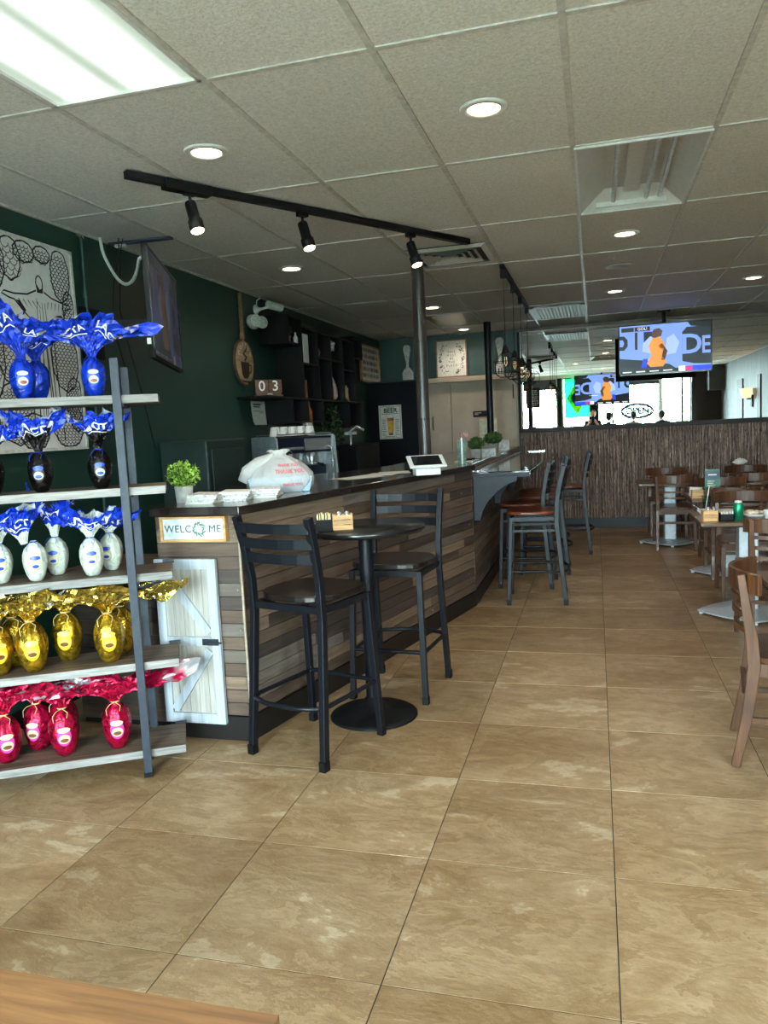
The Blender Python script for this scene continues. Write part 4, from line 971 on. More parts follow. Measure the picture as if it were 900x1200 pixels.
for i in range(n+1):
    for x in (-.15, .15): vs.append((x+(.02 if i == 0 and x < 0 else 0), -.002-.02*((i-n)/n)**2*(1 if x < 0 else .5), .21*i/n))
vs2 = [(x, y-.001, z) for x, y, z in vs]
MB().add(vs, [(2*i, 2*i+1, 2*i+3, 2*i+2) for i in range(n)], 0, True).build('sheet', M_PAPER, t)
b = MB()
for k, (z, w, h) in enumerate(((.175, .16, .012), (.155, .14, .01), (.12, .22, .004), (.105, .2, .004), (.09, .21, .004), (.07, .12, .004))): b.mm((-.11, -.0215+.0*k, z), (-.11+w, -.021, z+h))
pr = b.build('print_lines', M_INK, t); pr.location = (0, .016, 0)

# ================================================================== BACK BAR (behind the counter)
def at(b, name, m, p, o, bev=0): return b.build(name, m, p, off=o, bev=bev)
cs = thing('cubby_shelf', 'black staggered cubby shelving with a long shelf high on the green wall', 'shelf', (XL, 6.6, 1.54)); o_ = (XL, 6.6, 1.54)
XW, XF = XL+.003, -2.65
def vp(y, z0, z1): at(MB().mm((XW, y-.009, z0), (XF, y+.009, z1)), 'side_panel', M_BLACKM, cs, o_)
def hp(y0, y1, z): at(MB().mm((XW, y0, z-.009), (XF-.002, y1, z+.009)), 'shelf_panel', M_BLACKM, cs, o_)
hp(6.05, 8.92, 1.784)
for y, z0, z1 in ((6.61, 2.28, 2.53), (6.94, 1.79, 2.53), (7.375, 1.79, 2.46), (7.76, 1.79, 2.46), (8.16, 1.79, 2.46), (8.577, 1.79, 2.53), (8.9, 2.29, 2.53), (6.62, 1.56, 1.78), (7.02, 1.56, 1.78), (7.45, 1.56, 1.78), (8.3, 1.5, 1.78), (8.75, 1.5, 1.78)): vp(y, z0, z1)
for y0, y1, z in ((6.61, 6.94, 2.285), (6.61, 6.94, 2.525), (6.94, 7.375, 2.12), (6.94, 8.577, 2.46), (7.375, 8.16, 2.205), (8.16, 8.577, 2.13), (8.577, 8.9, 2.29), (8.577, 8.9, 2.525), (6.62, 7.45, 1.565), (8.3, 8.75, 1.505)): hp(y0, y1, z)
at(MB().mm((XW-.001, 6.94, 1.79), (XW+.006, 8.577, 2.46)), 'back_panel', M_BLACKM, cs, o_)
t = thing('perpetual_calendar', 'wooden block calendar showing 03 on the long black shelf', 'calendar', (-2.76, 6.33, 1.794), R(38))
MB().mm((-.125, -.03, 0), (.125, .03, .014)).build('base', wood('walnut_block', (74, 50, 34), (104, 74, 52), .5), t)
for i, ch in enumerate('03'):
    b_ = MB().mm((-.118+.12*i, -.028, .03), (-.002+.12*i, .028, .145)).build('digit_block', wood('walnut_block', (74, 50, 34), (104, 74, 52), .5), t)
    txt('lettering', ch, .125, M_WHITEINK, b_, (-.06+.12*i, -.0285, .088), ext=.0005, bold=.001)
b_ = MB().mm((-.11, -.024, .0141), (.11, .024, .0299)).build('month_bar', wood('walnut_block', (74, 50, 34), (104, 74, 52), .5), t)
txt('lettering', 'APRIL', .02, M_WHITEINK, b_, (.01, -.0245, .022), ext=.0005)
def deco(o, l, c, g=None): return tag(o, l, c, g)
deco(MB().mm((-2.74, 6.99, 2.13), (-2.655, 7.12, 2.40)).build('picture_block', M_WPLAS, bev=.004), 'white framed block standing upright in the first tall cubby', 'frame')
deco(MB().lathe([(.03, 0), (.05, .02), (.055, .05), (.04, .09), (.02, .105), (.024, .115)], 18, (-2.72, 7.47, 2.215)).build('wooden_jar', wood('amber_wood', (120, 66, 34), (160, 98, 54), .4)), 'small round amber wooden jar in an upper cubby', 'jar')
t = thing('white_flowers', 'white paper flowers in a small pot in an upper cubby', 'flowers', (-2.72, 7.86, 2.215))
MB().lathe([(.025, 0), (.033, .08), (0, .08)], 14).build('pot', M_POT, t); leaf_cloud((0, 0, .15), (.07, .09, .075), 60, .06, 8).build('petals', M_PAPER, t)['kind'] = 'stuff'
t = thing('display_plate', 'round pale plate leaning in the lower cubby row', 'plate', (-2.72, 7.9, 1.935))
MB().lathe([(0, .0), (.1, .002), (.14, .016), (.142, .02), (.1, .008), (0, .006)], 28, M=Matrix.Rotation(R(78), 4, 'Y') @ Matrix.Rotation(0, 4, 'Z')).build('dish', pm('pale_grey_glaze', (186, 190, 200), .2), t)
for i, (y, h, c, l) in enumerate(((7.0, .17, (150, 96, 56), 'tall tan wooden board leaning by the first lower cubby side'), (7.8, .14, (168, 104, 66), 'small tan board leaning in the middle lower cubby'), (8.24, .17, (176, 156, 126), 'pale wooden letter block in the last lower cubby'))):
    o = MB().mm((-2.71, y, 1.794), (-2.66, y+.035, 1.794+h))
    if i == 2: o.mm((-2.71, y+.05, 1.794), (-2.66, y+.08, 1.94)).mm((-2.71, y, 1.794), (-2.66, y+.1, 1.82))
    deco(o.build('wooden_board', wood('board_%d' % i, tuple(x*.85 for x in c), c, .6, 'Z')), l, 'board')
t = thing('succulent', 'small trailing plant in the highest corner cubby', 'plant', (-2.72, 6.74, 2.295))
MB().lathe([(.03, 0), (.04, .06), (0, .06)], 14).build('pot', M_POTG, t); leaf_cloud((0, 0, .12), (.06, .08, .06), 50, .05, 18).build('foliage', M_LEAFD, t)['kind'] = 'stuff'
deco(MB().lathe([(.02, 0), (.022, .05), (.008, .075), (.008, .1)], 12, (-2.67, 6.83, 2.295)).build('white_bottle', M_WPLAS), 'tiny white bottle at the edge of the highest corner cubby', 'bottle')
for i, (y, c, l) in enumerate(((7.2, (160, 92, 52), 'amber bottle in the open box under the long shelf'), (7.12, (190, 190, 186), 'pale bottle in the open box under the long shelf'))):
    deco(MB().lathe([(.032, 0), (.034, .1), (.014, .14), (.013, .19)], 14, (-2.72, y, 1.575)).build('bottle', pm('bottle_paint_%d' % i, c, .2)), l, 'bottle')
for k in range(6):
    t = thing('wine_glass', 'upside-down wine glass hanging under the long black shelf', 'glass', (-2.74+.06*(k % 2), 7.55+.1*(k//2)+.03*(k % 2), 1.56), 0, 'hanging wine glasses')
    MB().lathe([(.03, .0), (.036, .03), (.034, .07), (.02, .095), (.004, .105), (.004, .2), (.032, .208), (.033, .212)], 14).build('glass', M_GLASS, t)
    t2 = MB().mm((-.02, -.01, .212), (.02, .01, .216)).build('hanger', M_CHROME, t)
t = thing('hanging_vine', 'dark trailing vine falling from the long shelf behind the espresso machine', 'plant', (-2.76, 7.85, 1.0))
leaf_cloud((0, .08, .38), (.1, .34, .42), 620, .06, 77).build('foliage', M_LEAFD, t)['kind'] = 'stuff'
MB().tube([(0, .1, .78), (.02, .12, .4), (0, .1, .0)], .008).build('stem', M_SHELF, t)
bb_ = thing('back_bar', 'dark back bar cabinet along the green wall under the cubbies', 'cabinet', (-2.62, 7.1, 0))
MB().mm((XL+.005, 5.45, .0), (-2.36, 9.45, .96)).build('cabinet', M_NAVY, bb_, off=(-2.62, 7.1, 0)); MB().mm((XL+.005, 5.42, .96), (-2.33, 9.47, 1.0)).build('worktop', M_DKWOOD, bb_, off=(-2.62, 7.1, 0))
# espresso machine, front towards the counter
em = thing('espresso_machine', 'two-group espresso machine with grey side panel and chrome front', 'coffee machine', (-2.55, 6.4, 1.0), R(56)); em.scale = (.74, .88, .86)
DK = pm('midnight_blue_enamel', (22, 28, 46), .3)
MB().mm((-.4, -.02, .1), (.4, .27, .2)).mm((-.4, .05, .2), (.4, .27, .36)).mm((-.4, -.14, .34), (.4, .27, .5)).build('body', DK, em, bev=.01)
sp = pm('silver_grey_side_panel', (160, 172, 176), .4, .1)
for x in (-.425, .4):
    MB().prism([(-.17, 0.06), (.28, .06), (.28, .5), (.26, .515), (-.12, .515), (-.16, .48), (-.12, .36), (-.02, .3), (-.02, .22), (-.2, .16)] if 0 else [(-.2, .06), (.28, .06), (.28, .5), (.26, .515), (-.14, .515), (-.17, .49)], .025, M=Matrix(((0,0,1,x),(1,0,0,0),(0,1,0,0),(0,0,0,1)))).build('side_panel', sp, em)
MB().mm((-.4, -.2, .06), (.4, -.02, .11)).build('drip_tray', M_CHROME, em, bev=.004)
MB().mm((0, -.15, .36), (.4, -.14, .48)).build('front_plate', M_CHROME, em)
MB().mm((-.4, -.03, .2), (.4, -.02, .34)).build('splash_plate', M_CHROME, em)
MB().mm((-.32, -.152, .375), (-.02, -.145, .4)).build('badge_strip', M_CHROME, em)
for x in (-.2, .12):
    g = MB().lathe([(.05, 0), (.05, .07), (.04, .08)], 18, (x, -.09, .26)).build('group_head', M_CHROME, em)
    MB().lathe([(.038, .0), (.04, .03), (.04, .04)], 16, (x, -.09, .215)).tube([(x, -.12, .235), (x, -.2, .225)], .012).build('portafilter', M_CHROME, g)
    MB().tube([(x, -.2, .225), (x, -.28, .21)], [.013, .018]).build('portafilter_handle', M_BLACKM, g)
for x in (-.33, .33): MB().tube([(x, -.15, .4), (x, -.2, .38), (x, -.22, .2), (x, -.2, .12)], .008).build('steam_wand', M_CHROME, em)
for y in (-.15, .25): MB().tube([(-.38, y, .53), (.38, y, .53)], .006).build('cup_rail', M_CHROME, em)
for x in (-.34, .34):
    for y in (-.1, .22): MB().lathe([(.022, 0), (.022, .06)], 12, (x, y, 0)).build('foot', M_BLACKM, em)
for k in range(5):
    t = thing('espresso_cup', ('white cup nearest the grey side panel on the espresso machine', 'second white cup from the grey side panel on the espresso machine', 'middle white cup of the row on the espresso machine', 'fourth white cup from the grey side panel on the espresso machine', 'white cup farthest from the grey side panel, by the milk jug')[k], 'cup', (-2.605+.083*(k-1.6)*math.cos(R(56))*1.1, 6.37+.083*(k-1.6)*math.sin(R(56))*1.1, 1.443), 0, 'white cups on the espresso machine')
    MB().lathe([(.052, 0), (.05, .004), (.036, .08), (.034, .082), (0, .082)], 20).build('cup_body', M_CHINA, t)
    MB().tube([(.03, -.036, .02), (.055, -.055, .03), (.05, -.05, .06), (.028, -.03, .065)], .005, 6).build('handle', M_CHINA, t)
t = thing('milk_jug', 'chrome milk jug beside the white cups', 'jug', (-2.5, 6.56, 1.443))
MB().lathe([(.03, -.0), (.045, .02), (.04, .07), (.05, .11), (.046, .11)], 18).build('body', M_CHROME, t)
# second machine and tap further along
t = thing('ice_well', 'dark navy undercounter appliance with chrome tap further along the back bar', 'appliance', (-2.55, 7.95, 1.0))
MB().mm((-.2, -.4, 0), (.2, .45, .3)).build('body', M_NAVY, t, bev=.01); MB().mm((-.2, -.4, .3), (.2, .45, .315)).build('lid', M_CHROME if 0 else M_NAVY, t)
MB().tube([(.1, -.3, .315), (.1, -.3, .46), (.16, -.26, .5), (.22, -.22, .46)], .016).mm((.06, -.36, .42), (.14, -.2, .45)).build('tap', M_CHROME, t)
t = thing('coffee_grinder', 'dark coffee grinder with chrome collar on the back bar beyond the espresso machine', 'grinder', (-2.5, 7.0, 1.0))
MB().mm((-.1, -.1, 0), (.1, .1, .28)).build('body', M_BLACKM, t, bev=.012); MB().lathe([(.05, .28), (.05, .31), (.075, .42), (.07, .43), (0, .43)], 18).build('hopper', pm('smoked_plastic', (46, 44, 42), .15), t)
MB().lathe([(.054, .28), (.054, .305)], 18).build('collar', M_CHROME, t)
#
# letter board and kitchen tool ornaments above the partition
t = thing('letter_sign', 'wood-framed white sign with rows of black letters on the partition ledge', 'sign', (-2.9, 10.06, 2.088), R(90))
MB().mm((-.42, -.012, .01), (.42, .004, .47)).build('board', M_PAPER, t)
fr = MB()
for a in ((-.44, .44, 0, .02), (-.44, .44, .46, .48), (-.44, -.42, 0, .48), (.42, .44, 0, .48)): fr.mm((a[0], -.025, a[2]), (a[1], .006, a[3]))
fr.build('frame', M_CADDY, t)
b = MB(); rnd = random.Random(21)
for r_ in range(5):
    x = -.36
    while x < .34:
        w = rnd.uniform(.02, .05); z = .06+.082*r_
        for q in range(rnd.randint(1, 2)): b.mm((x+q*w*.6, -.0135, z), (x+q*w*.6+.012, -.0118, z+.05))
        b.mm((x, -.0135, z+rnd.choice((0, .022, .042))), (x+w, -.0118, z+rnd.choice((.008, .03, .05)))) if 0 else b.mm((x, -.0135, z+.02), (x+w*.8, -.0118, z+.028))
        x += w+.02
b.build('letters', M_INK, t)['kind'] = 'stuff'
t = thing('giant_spatula', 'large white wooden spatula ornament on the teal wall', 'ornament', (-2.53, YB-.002, 2.13)); t.scale = (.86, 1, .97)
def prof(rows): return [(w, z) for w, z in rows]+[(-w, z) for w, z in rows[::-1]]
MXZ = Matrix.Rotation(R(90), 4, 'X')
MB().prism([(.085, 0), (.09, .1), (.06, .145), (.022, .18), (.02, .24), (.045, .36), (.062, .43), (.055, .475), (.03, .495), (-.03, .495), (-.055, .475), (-.062, .43), (-.045, .36), (-.02, .24), (-.022, .18), (-.06, .145), (-.09, .1), (-.085, 0)], .02, M=MXZ).build('body', M_POT, t)
t = thing('giant_fork', 'large white wooden fork ornament half hidden behind the thin dark pole', 'ornament', (-1.235, YB-.002, 2.117))
MB().prism([(.05, .0), (.055, .12), (.02, .18), (.02, .26), (.045, .38), (.055, .46), (.03, .5), (-.03, .5), (-.055, .46), (-.045, .38), (-.02, .26), (-.02, .18), (-.055, .12), (-.05, 0), (-.03, 0), (-.03, .09), (-.01, .09), (-.01, 0), (.01, 0), (.01, .09), (.03, .09), (.03, 0)], .02, M=MXZ).build('body', M_POT, t)
t = thing('framed_quote', 'wood-framed print reading THIS MUST BE THE PLACE in a leafy wreath', 'picture', (-1.885, YB-.09, 2.118))
MB().mm((-.2, -.012, .01), (.2, .0, .5)).build('print', M_PAPER, t)
fr = MB()
for a in ((-.215, .215, 0, .018), (-.215, .215, .494, .512), (-.215, -.198, 0, .512), (.198, .215, 0, .512)): fr.mm((a[0], -.025, a[2]), (a[1], .002, a[3]))
fr.build('frame', wood('brown_frame', (110, 82, 60), (146, 112, 84), .5), t)
for k, s_ in enumerate(('THIS', 'MUST', 'BE', 'THE', 'PLACE')): txt('lettering', s_, .042, M_INK, t, (0, -.0128, .345-.046*k), space=1.35)
b = MB(); rnd = random.Random(8)
for k in range(90):
    a = rnd.uniform(0, 6.283)
    if abs(math.cos(a)) < .35: continue
    r_ = rnd.uniform(.9, 1.18); x, z = .155*r_*math.cos(a), .255+.2*r_*math.sin(a)
    if abs(x) > .185: continue
    M = Matrix.Translation((x, -.0128, z)) @ Matrix.Rotation(rnd.uniform(0, 6.3), 4, 'Y'); l = rnd.uniform(.012, .024)
    b.add([(-l, 0, 0), (0, 0, -.006), (l, 0, 0), (0, 0, .006)], [(0,1,2,3)], 0, False, M)
b.build('leaf_wreath', pm('wreath_ink', (48, 58, 62), .6), t)
# beer poster
t = thing('beer_poster', 'white BEER poster with a full pint glass on the navy partition', 'poster', (-2.63, 9.997, 1.325))
MB().mm((-.155, -.004, 0), (.155, -.001, .445)).build('sheet', M_PAPER, t)
b = MB(); bx = lambda x0, x1, z0, z1, mi, y=-.0046: b.mm((x0, y, z0), (x1, -.004, z1), mi)
for a in ((-.14, .14, .014, .018), (-.14, .14, .427, .431), (-.14, -.136, .014, .43), (.136, .14, .014, .43)): bx(*a, 0)
b.prism([(-.045, .29), (.05, .29), (.03, .05), (-.025, .05)], .001, 0, M=Matrix.Translation((0, -.004, 0)) @ MXZ)
b.prism([(-.04, .275), (.045, .275), (.027, .07), (-.022, .07)], .0016, 1, M=Matrix.Translation((0, -.004, 0)) @ MXZ)
b.prism([(-.04, .275), (.045, .275), (.042, .24), (-.037, .24)], .002, 2, M=Matrix.Translation((0, -.004, 0)) @ MXZ)
b.prism([(-.05, .31), (-.03, .325), (.03, .325), (.055, .31), (.046, .278), (-.041, .278)], .002, 3, M=Matrix.Translation((0, -.004, 0)) @ MXZ)
rnd = random.Random(2)
for k in range(9):
    z = .05+.025*k
    bx(-.12, -.12+rnd.uniform(.04, .06), z, z+.006, 0); bx(.065, .065+rnd.uniform(.04, .06), z, z+.006, 0)
bx(-.11, .11, .328, .333, 0); bx(-.06, .06, .412, .417, 0); bx(-.08, .08, .028, .033, 0)
b.build('print', [M_INK, pm('amber_beer', (226, 166, 30), .5), pm('deep_amber', (150, 72, 22), .5), pm('beer_foam', (228, 220, 206), .6)], t)
txt('lettering', 'BEER', .082, M_INK, t, (.005, -.0048, .372), sx=1.0, bold=.0022, space=1.05)
# notices on the beige doors
t = thing('door_notice', 'pale framed notice on the beige doors behind the thin pole', 'notice', (-1.41, YB-.127, 1.2))
MB().mm((-.13, -.012, 0), (.13, 0, .34)).build('frame', M_CADDY, t); MB().mm((-.12, -.014, .01), (.12, -.012, .33)).build('sheet', pm('pale_yellow_paper', (206, 204, 176), .6), t)
o = MB().mm((-1.61, YB-.131, 1.56), (-1.42, YB-.126, 1.64)).mm((-1.59, YB-.1316, 1.61), (-1.5, YB-.131, 1.618), 1).mm((-1.59, YB-.1316, 1.59), (-1.54, YB-.131, 1.598), 1).build('name_plate', [M_BLACKM, M_PAPER])
tag(o, 'small black name plate on the beige doors above the framed notice', 'sign')

# ================================================================== ON THE COUNTER
CT = 1.142
def potted(name, label, loc, r, h, fol, frad, n, seed, pot, group=None, ls=.035, leafm=None):
    t = thing(name, label, 'plant', loc, 0, group)
    if pot == 'square': MB().add([(-r*.85,-r*.85,0),(r*.85,-r*.85,0),(r*.85,r*.85,0),(-r*.85,r*.85,0),(-r,-r,h),(r,-r,h),(r,r,h),(-r,r,h)], [(0,3,2,1),(4,5,6,7),(0,1,5,4),(1,2,6,5),(2,3,7,6),(3,0,4,7)]).build('pot', M_POTG, t, bev=.004)
    else: MB().lathe([(r*.86, 0), (r, h), (r*.9, h), (r*.86, h*.9), (0, h*.9)], 28).build('pot', M_POT, t)
    MB().lathe([(r*.8, h*.92), (0, h*.94)], 16).build('soil', M_SOIL, t)
    s_ = leaf_cloud((0, 0, h+frad[2]*.8), frad, n, ls, seed).build('foliage', leafm or M_LEAF, t); s_['kind'] = 'stuff'
    b = MB(); rnd = random.Random(seed)
    for k in range(14):
        a = rnd.uniform(0, 6.3); b.tube([(0, 0, h*.9), (math.cos(a)*frad[0]*.5, math.sin(a)*frad[1]*.5, h+frad[2]), (math.cos(a)*frad[0]*.85, math.sin(a)*frad[1]*.85, h+frad[2]*rnd.uniform(1.1, 1.7))], .0014, 4)
    b.build('stems', M_LEAF, t)['kind'] = 'stuff'
    return t
M_LEAFG = pm('olive_leaf', (66, 92, 44), .55, var=.4, nsc=40)
M_LEAFB = pm('fresh_boxwood_leaf', (142, 178, 62), .5, var=.35, nsc=40)
potted('potted_plant', 'bright green leafy plant in a round white pot at the counter end', (-2.035, 3.52, CT), .047, .083, None, (.088, .085, .072), 420, 3, 'round', ls=.022, leafm=M_LEAFB)
potted('potted_plant', 'small green plant in a square grey pot, nearer of the pair on the counter', (-1.09, 7.28, CT), .048, .09, None, (.075, .075, .06), 420, 5, 'square', 'pair of potted plants', .04, M_LEAFG)
potted('potted_plant', 'larger green plant in a square grey pot, farther of the pair on the counter', (-1.035, 8.1, CT), .055, .115, None, (.095, .09, .065), 480, 6, 'square', 'pair of potted plants', .045, M_LEAFG)
M_MARB = pm('grey_veined_white_board', (206, 204, 202), .5, var=.15, nsc=12)
for i, (x, y, w, h, l) in enumerate(((-1.01, 7.6, .13, .08, 'white marbled card box between the two potted plants'), (-1.08, 9.2, .2, .12, 'white card box with curly print beyond the potted plants'))):
    t = thing('card_box', l, 'box', (x, y, CT)); MB().mm((-w/2, -.05, 0), (w/2, .05, h)).build('box', M_MARB, t)
    MB().mm((-w/2-.003, -.053, h*.62 if i else h*.9), (w/2+.003, .053, h)).build('lid', M_MARB, t)
    b = MB()
    for k in range(4): b.ribbon([(-w*.4+.04*k+.02*math.cos(a*.5), h*.35+.025*math.sin(a*.5+k)) for a in range(9)], .004, -.0505)
    b.build('print', pm('grey_print', (120, 118, 116), .6), t)
t = thing('entry_sign', 'clear acrylic stand with a red IN sign on the counter', 'sign', (-1.055, 6.25, CT))
MB().mm((-.035, -.003, 0), (.035, .003, .2)).mm((-.035, -.04, 0), (.035, .04, .005)).build('stand', pm('clear_green_acrylic', (120, 150, 138), .1, alpha=.6), t)
MB().mm((-.004, -.006, 0), (.008, -.003, .22)).build('white_post', M_WPLAS, t)
txt('lettering', 'IN', .075, pm('signal_red', (150, 26, 30), .4), t, (.022, -.005, .235), ext=.002, bold=.001)
t = thing('napkin_tray', 'low tray with dark cutlery and papers beside the red IN sign', 'tray', (-1.1, 6.75, CT))
MB().mm((-.08, -.16, 0), (.08, .16, .01)).build('tray', M_MARB, t); MB().tube([(-.05, -.1, .02), (.03, .02, .02)], .008).tube([(.0, -.12, .02), (.06, .06, .02)], .008).build('cutlery', M_BLACKM, t)
# POS tablet
t = thing('tablet_till', 'white tablet till with dark screen tilted on a white base', 'till', (-1.105, 5.1, CT), R(22)); t.scale = (.84, .84, .8)
MB().prism([(-.09, 0), (.08, 0), (.08, .055), (-.09, .12)], .2, M=Matrix(((0,0,1,-.1),(-1,0,0,0),(0,1,0,0),(0,0,0,1)))).build('base', M_WPLAS, t, bev=.006)
sc = MB().box((0, 0, 0), (.3, .225, .02)).build('tablet_frame', M_WPLAS, t, loc=(0, .0, .112), rot=(R(23), 0, 0), bev=.008)
MB().mm((-.115, -.088, .0102), (.115, .088, .0118)).build('screen', pm('dark_glass_screen', (22, 24, 30), .08), sc)
# papers, menus
t = thing('paper_sheets', 'loose sheets of paper lying on the counter beside the till', 'paper', (-1.52, 5.2, CT))
for k in range(4): MB().mm((-.11, -.15, .001+.0016*k), (.11, .15, .002+.0016*k)).build('sheet', M_PAPER, t, loc=(.06*k-.06, .12*k-.2, 0), rot=(0, 0, .3*k-.6))
M_PRINT = pm('printed_menu_paper', (208, 206, 204), .6, var=.35, nsc=60)
for i, (x, y, a, l) in enumerate(((-1.88, 3.47, .12, 'folded paper pile on the counter end nearest the white pot'), (-1.775, 3.59, .22, 'middle folded paper pile on the counter end with printed fold'), (-1.68, 3.73, .3, 'folded paper pile on the counter nearest the takeaway bag'))):
    t = thing('paper_pile', l, 'papers', (x, y, CT), a, 'folded papers on the counter end')
    for k in range(4):
        z = .0005+.011*k; MB().prism([(-.075, 0), (.075, 0), (.078, .005), (.075, .0096), (-.07, .0096+.006*(k == 3))], .19, M=Matrix.Translation((0, .095, z)) @ MXZ).build('folded_sheet', M_PRINT if (k+i) % 2 else M_PAPER, t, rot=(0, 0, .06*(k-1.5)))
# takeaway bag
tb = thing('takeaway_bag', 'white plastic takeaway bag with red print holding a clear food box', 'bag', (-1.72, 4.03, CT), R(24)); tb.scale = (.93, .93, .97)
MB().prism([(-.17, 0), (.17, 0), (.19, .085), (-.19, .085)], .2, M=Matrix.Translation((0, .1, .002)) @ MXZ).build('food_box', pm('pale_blue_food_box', (150, 176, 196), .25), tb)
rnd = random.Random(31); n = 40; prof_ = [(.172, .115, .001), (.2, .135, .03), (.205, .14, .07), (.19, .13, .105), (.16, .105, .14), (.118, .08, .17), (.075, .05, .195), (.04, .03, .212), (.05, .035, .228), (.062, .03, .24)]
vs = []; fs = []
for i, (a, b_, z) in enumerate(prof_):
    for k in range(n):
        th = 2*math.pi*k/n; e = .72; cx, cy = math.copysign(abs(math.cos(th))**e, math.cos(th)), math.copysign(abs(math.sin(th))**e, math.sin(th))
        w = 1+.1*math.sin(7*th+i*.4)*(i/9)+.05*math.sin(11*th+i)*(i/9)+rnd.uniform(-.045, .045); sag = .03*math.cos(th)*(1 if i in (3, 4, 5) else 0)
        vs.append((a*w*cx-.05*(i > 2)*math.sin(i*.5)*0, b_*w*cy, z+rnd.uniform(-.006, .006)*(i > 0)))
for i in range(len(prof_)-1):
    for k in range(n): fs.append((i*n+k, i*n+(k+1) % n, (i+1)*n+(k+1) % n, (i+1)*n+k))
m, N, L, B = mk('thin_white_polythene'); B.inputs['Base Color'].default_value = lin((240, 238, 236)); B.inputs['Roughness'].default_value = .3
tr_ = N.new('ShaderNodeBsdfTranslucent'); tr_.inputs[0].default_value = lin((240, 238, 236)); tp = N.new('ShaderNodeBsdfTransparent')
x1 = N.new('ShaderNodeMixShader'); x1.inputs[0].default_value = .25; x2 = N.new('ShaderNodeMixShader'); x2.inputs[0].default_value = .38
L.new(B.outputs[0], x1.inputs[1]); L.new(tr_.outputs[0], x1.inputs[2]); L.new(x1.outputs[0], x2.inputs[1]); L.new(tp.outputs[0], x2.inputs[2]); L.new(x2.outputs[0], N['Material Output'].inputs[0])
v, oi = coords(N, L, (1, 1, 1)); n_ = noise(N, L, v, 22, 4, .6, 1.2); bump(N, L, n_.outputs[0], B, .6, .02)
bm_ = MB(); bm_.add(vs, fs, 0, True)
bg_ = bm_.build('bag', m, tb)
b = MB()
for s_ in (-1, 1): b.add([(s_*.02, -.02, .21), (s_*.07, -.04, .235), (s_*.09, 0, .215), (s_*.06, .03, .24), (s_*.02, .02, .21)], [(0,1,2,3,4)])
b.tube([(-.03, -.01, .21), (-.12, -.03, .17), (-.19, -.04, .12), (-.215, -.03, .085), (-.19, -.02, .06)], [.02, .04, .045, .035, .01], 10)
b.build('handles', m, tb)
M_RED = pm('faded_red_print', (222, 120, 130), .5)
def on_bag(s, size, x, z): 
    o = txt('lettering', s, size, M_RED, bg_, (0, 0, 0), (0, 0, 0), ext=0, bold=.001)
    for vt in o.data.vertices:
        px, pz = x+vt.co.x, z+vt.co.y
        for (a0, b0, z0), (a1, b1, z1) in zip(prof_, prof_[1:]):
            if z0 <= pz <= z1:
                q = (pz-z0)/(z1-z0); A_, B_ = a0+(a1-a0)*q, b0+(b1-b0)*q; u = min(.98, abs(px)/A_); th = math.acos(u**(1/.72)); vt.co = (px, -B_*math.sin(th)**.72*1.06-.002, pz); break
on_bag('THANK YOU', .03, .06, .12); on_bag('THANK YOU', .02, .07, .045); on_bag('THANK YOU', .02, .05, .155)
# dark green cuboid, one face slightly paler and smoother, behind the counter end
t = thing('wall_cuboid', 'dark green glossy cooler standing against the green wall behind the counter end', 'cuboid', (-2.72, 5.06, 0))
MB().mm((-.2, -.3, 0), (.17, .3, 1.45)).build('cabinet', pm('deep_green_enamel', (24, 46, 40), .55), t, bev=.015)
MB().mm((.17, -.25, .12), (.178, .25, 1.38)).build('raised_face', pm('smoky_green_face', (28, 48, 44), .4), t, bev=.004)

# ================================================================== CEILING FITTINGS
def lamp_spot(loc, e, ang, parent=None, blend=.6, col=(1, .9, .77), size=.04):
    l = bpy.data.lights.new('lamp_light', 'SPOT'); l.energy = e; l.color = col; l.spot_size = R(ang); l.spot_blend = blend; l.shadow_soft_size = size
    o = bpy.data.objects.new('lamp_light', l); COL.objects.link(o); o.location = loc
    if parent: o.parent = parent
    return o
def recessed(x, y, label):
    t = thing('recessed_light', label, 'ceiling light', (x, y, 2.705), 0, 'recessed ceiling lights')
    MB().lathe([(.064, -.001), (.068, -.006), (.092, -.004), (.097, .0), (.097, .004)], 32).build('trim_ring', M_WHITE, t)
    MB().lathe([(.064, -.0015), (.04, .0), (0, .001)][::-1], 28).build('lens', M_LAMP, t)
    lamp_spot((0, 0, -.012), RECE, 150, t)
RECE = 16
for x, y, l in ((-.402, 3.214, 'recessed light nearest the open fluorescent fixture, brightest and largest'), (-1.618, 3.21, 'recessed light between the lit panel and the spotlight rail'), (.219, 5.69, 'recessed light just beyond the open fluorescent fixture'),
                (.215, 8.177, 'recessed light beyond the round ceiling speaker'), (1.462, 8.12, 'recessed light far out over the dining tables, near the frame edge'), (-2.2, 5.63, 'recessed light above the oval coffee sign beside the spotlight rail'),
                (-1.63, 8.15, 'recessed light just beyond the thick pole'), (-1.64, 10.22, 'recessed light above the framed quote in the back corner'), (1.462, 5.69, 'recessed light outside the view over the dining tables'),
                (1.462, 3.21, 'recessed light outside the view over the near dining table'), (.215, .9, 'recessed light behind the camera in front of the shop window'), (1.462, .9, 'recessed light behind the camera near the right wall')): recessed(x, y, l)
t = thing('ceiling_speaker', 'round white unlit ceiling speaker between two recessed lights', 'speaker', (.219, 6.874, 2.705))
MB().lathe([(0, -.008), (.09, -.008), (.1, -.004), (.112, -.006), (.118, .003)], 32).build('grille', pm('speaker_grille_white', (196, 196, 190), .5, var=.1, nsc=200), t)
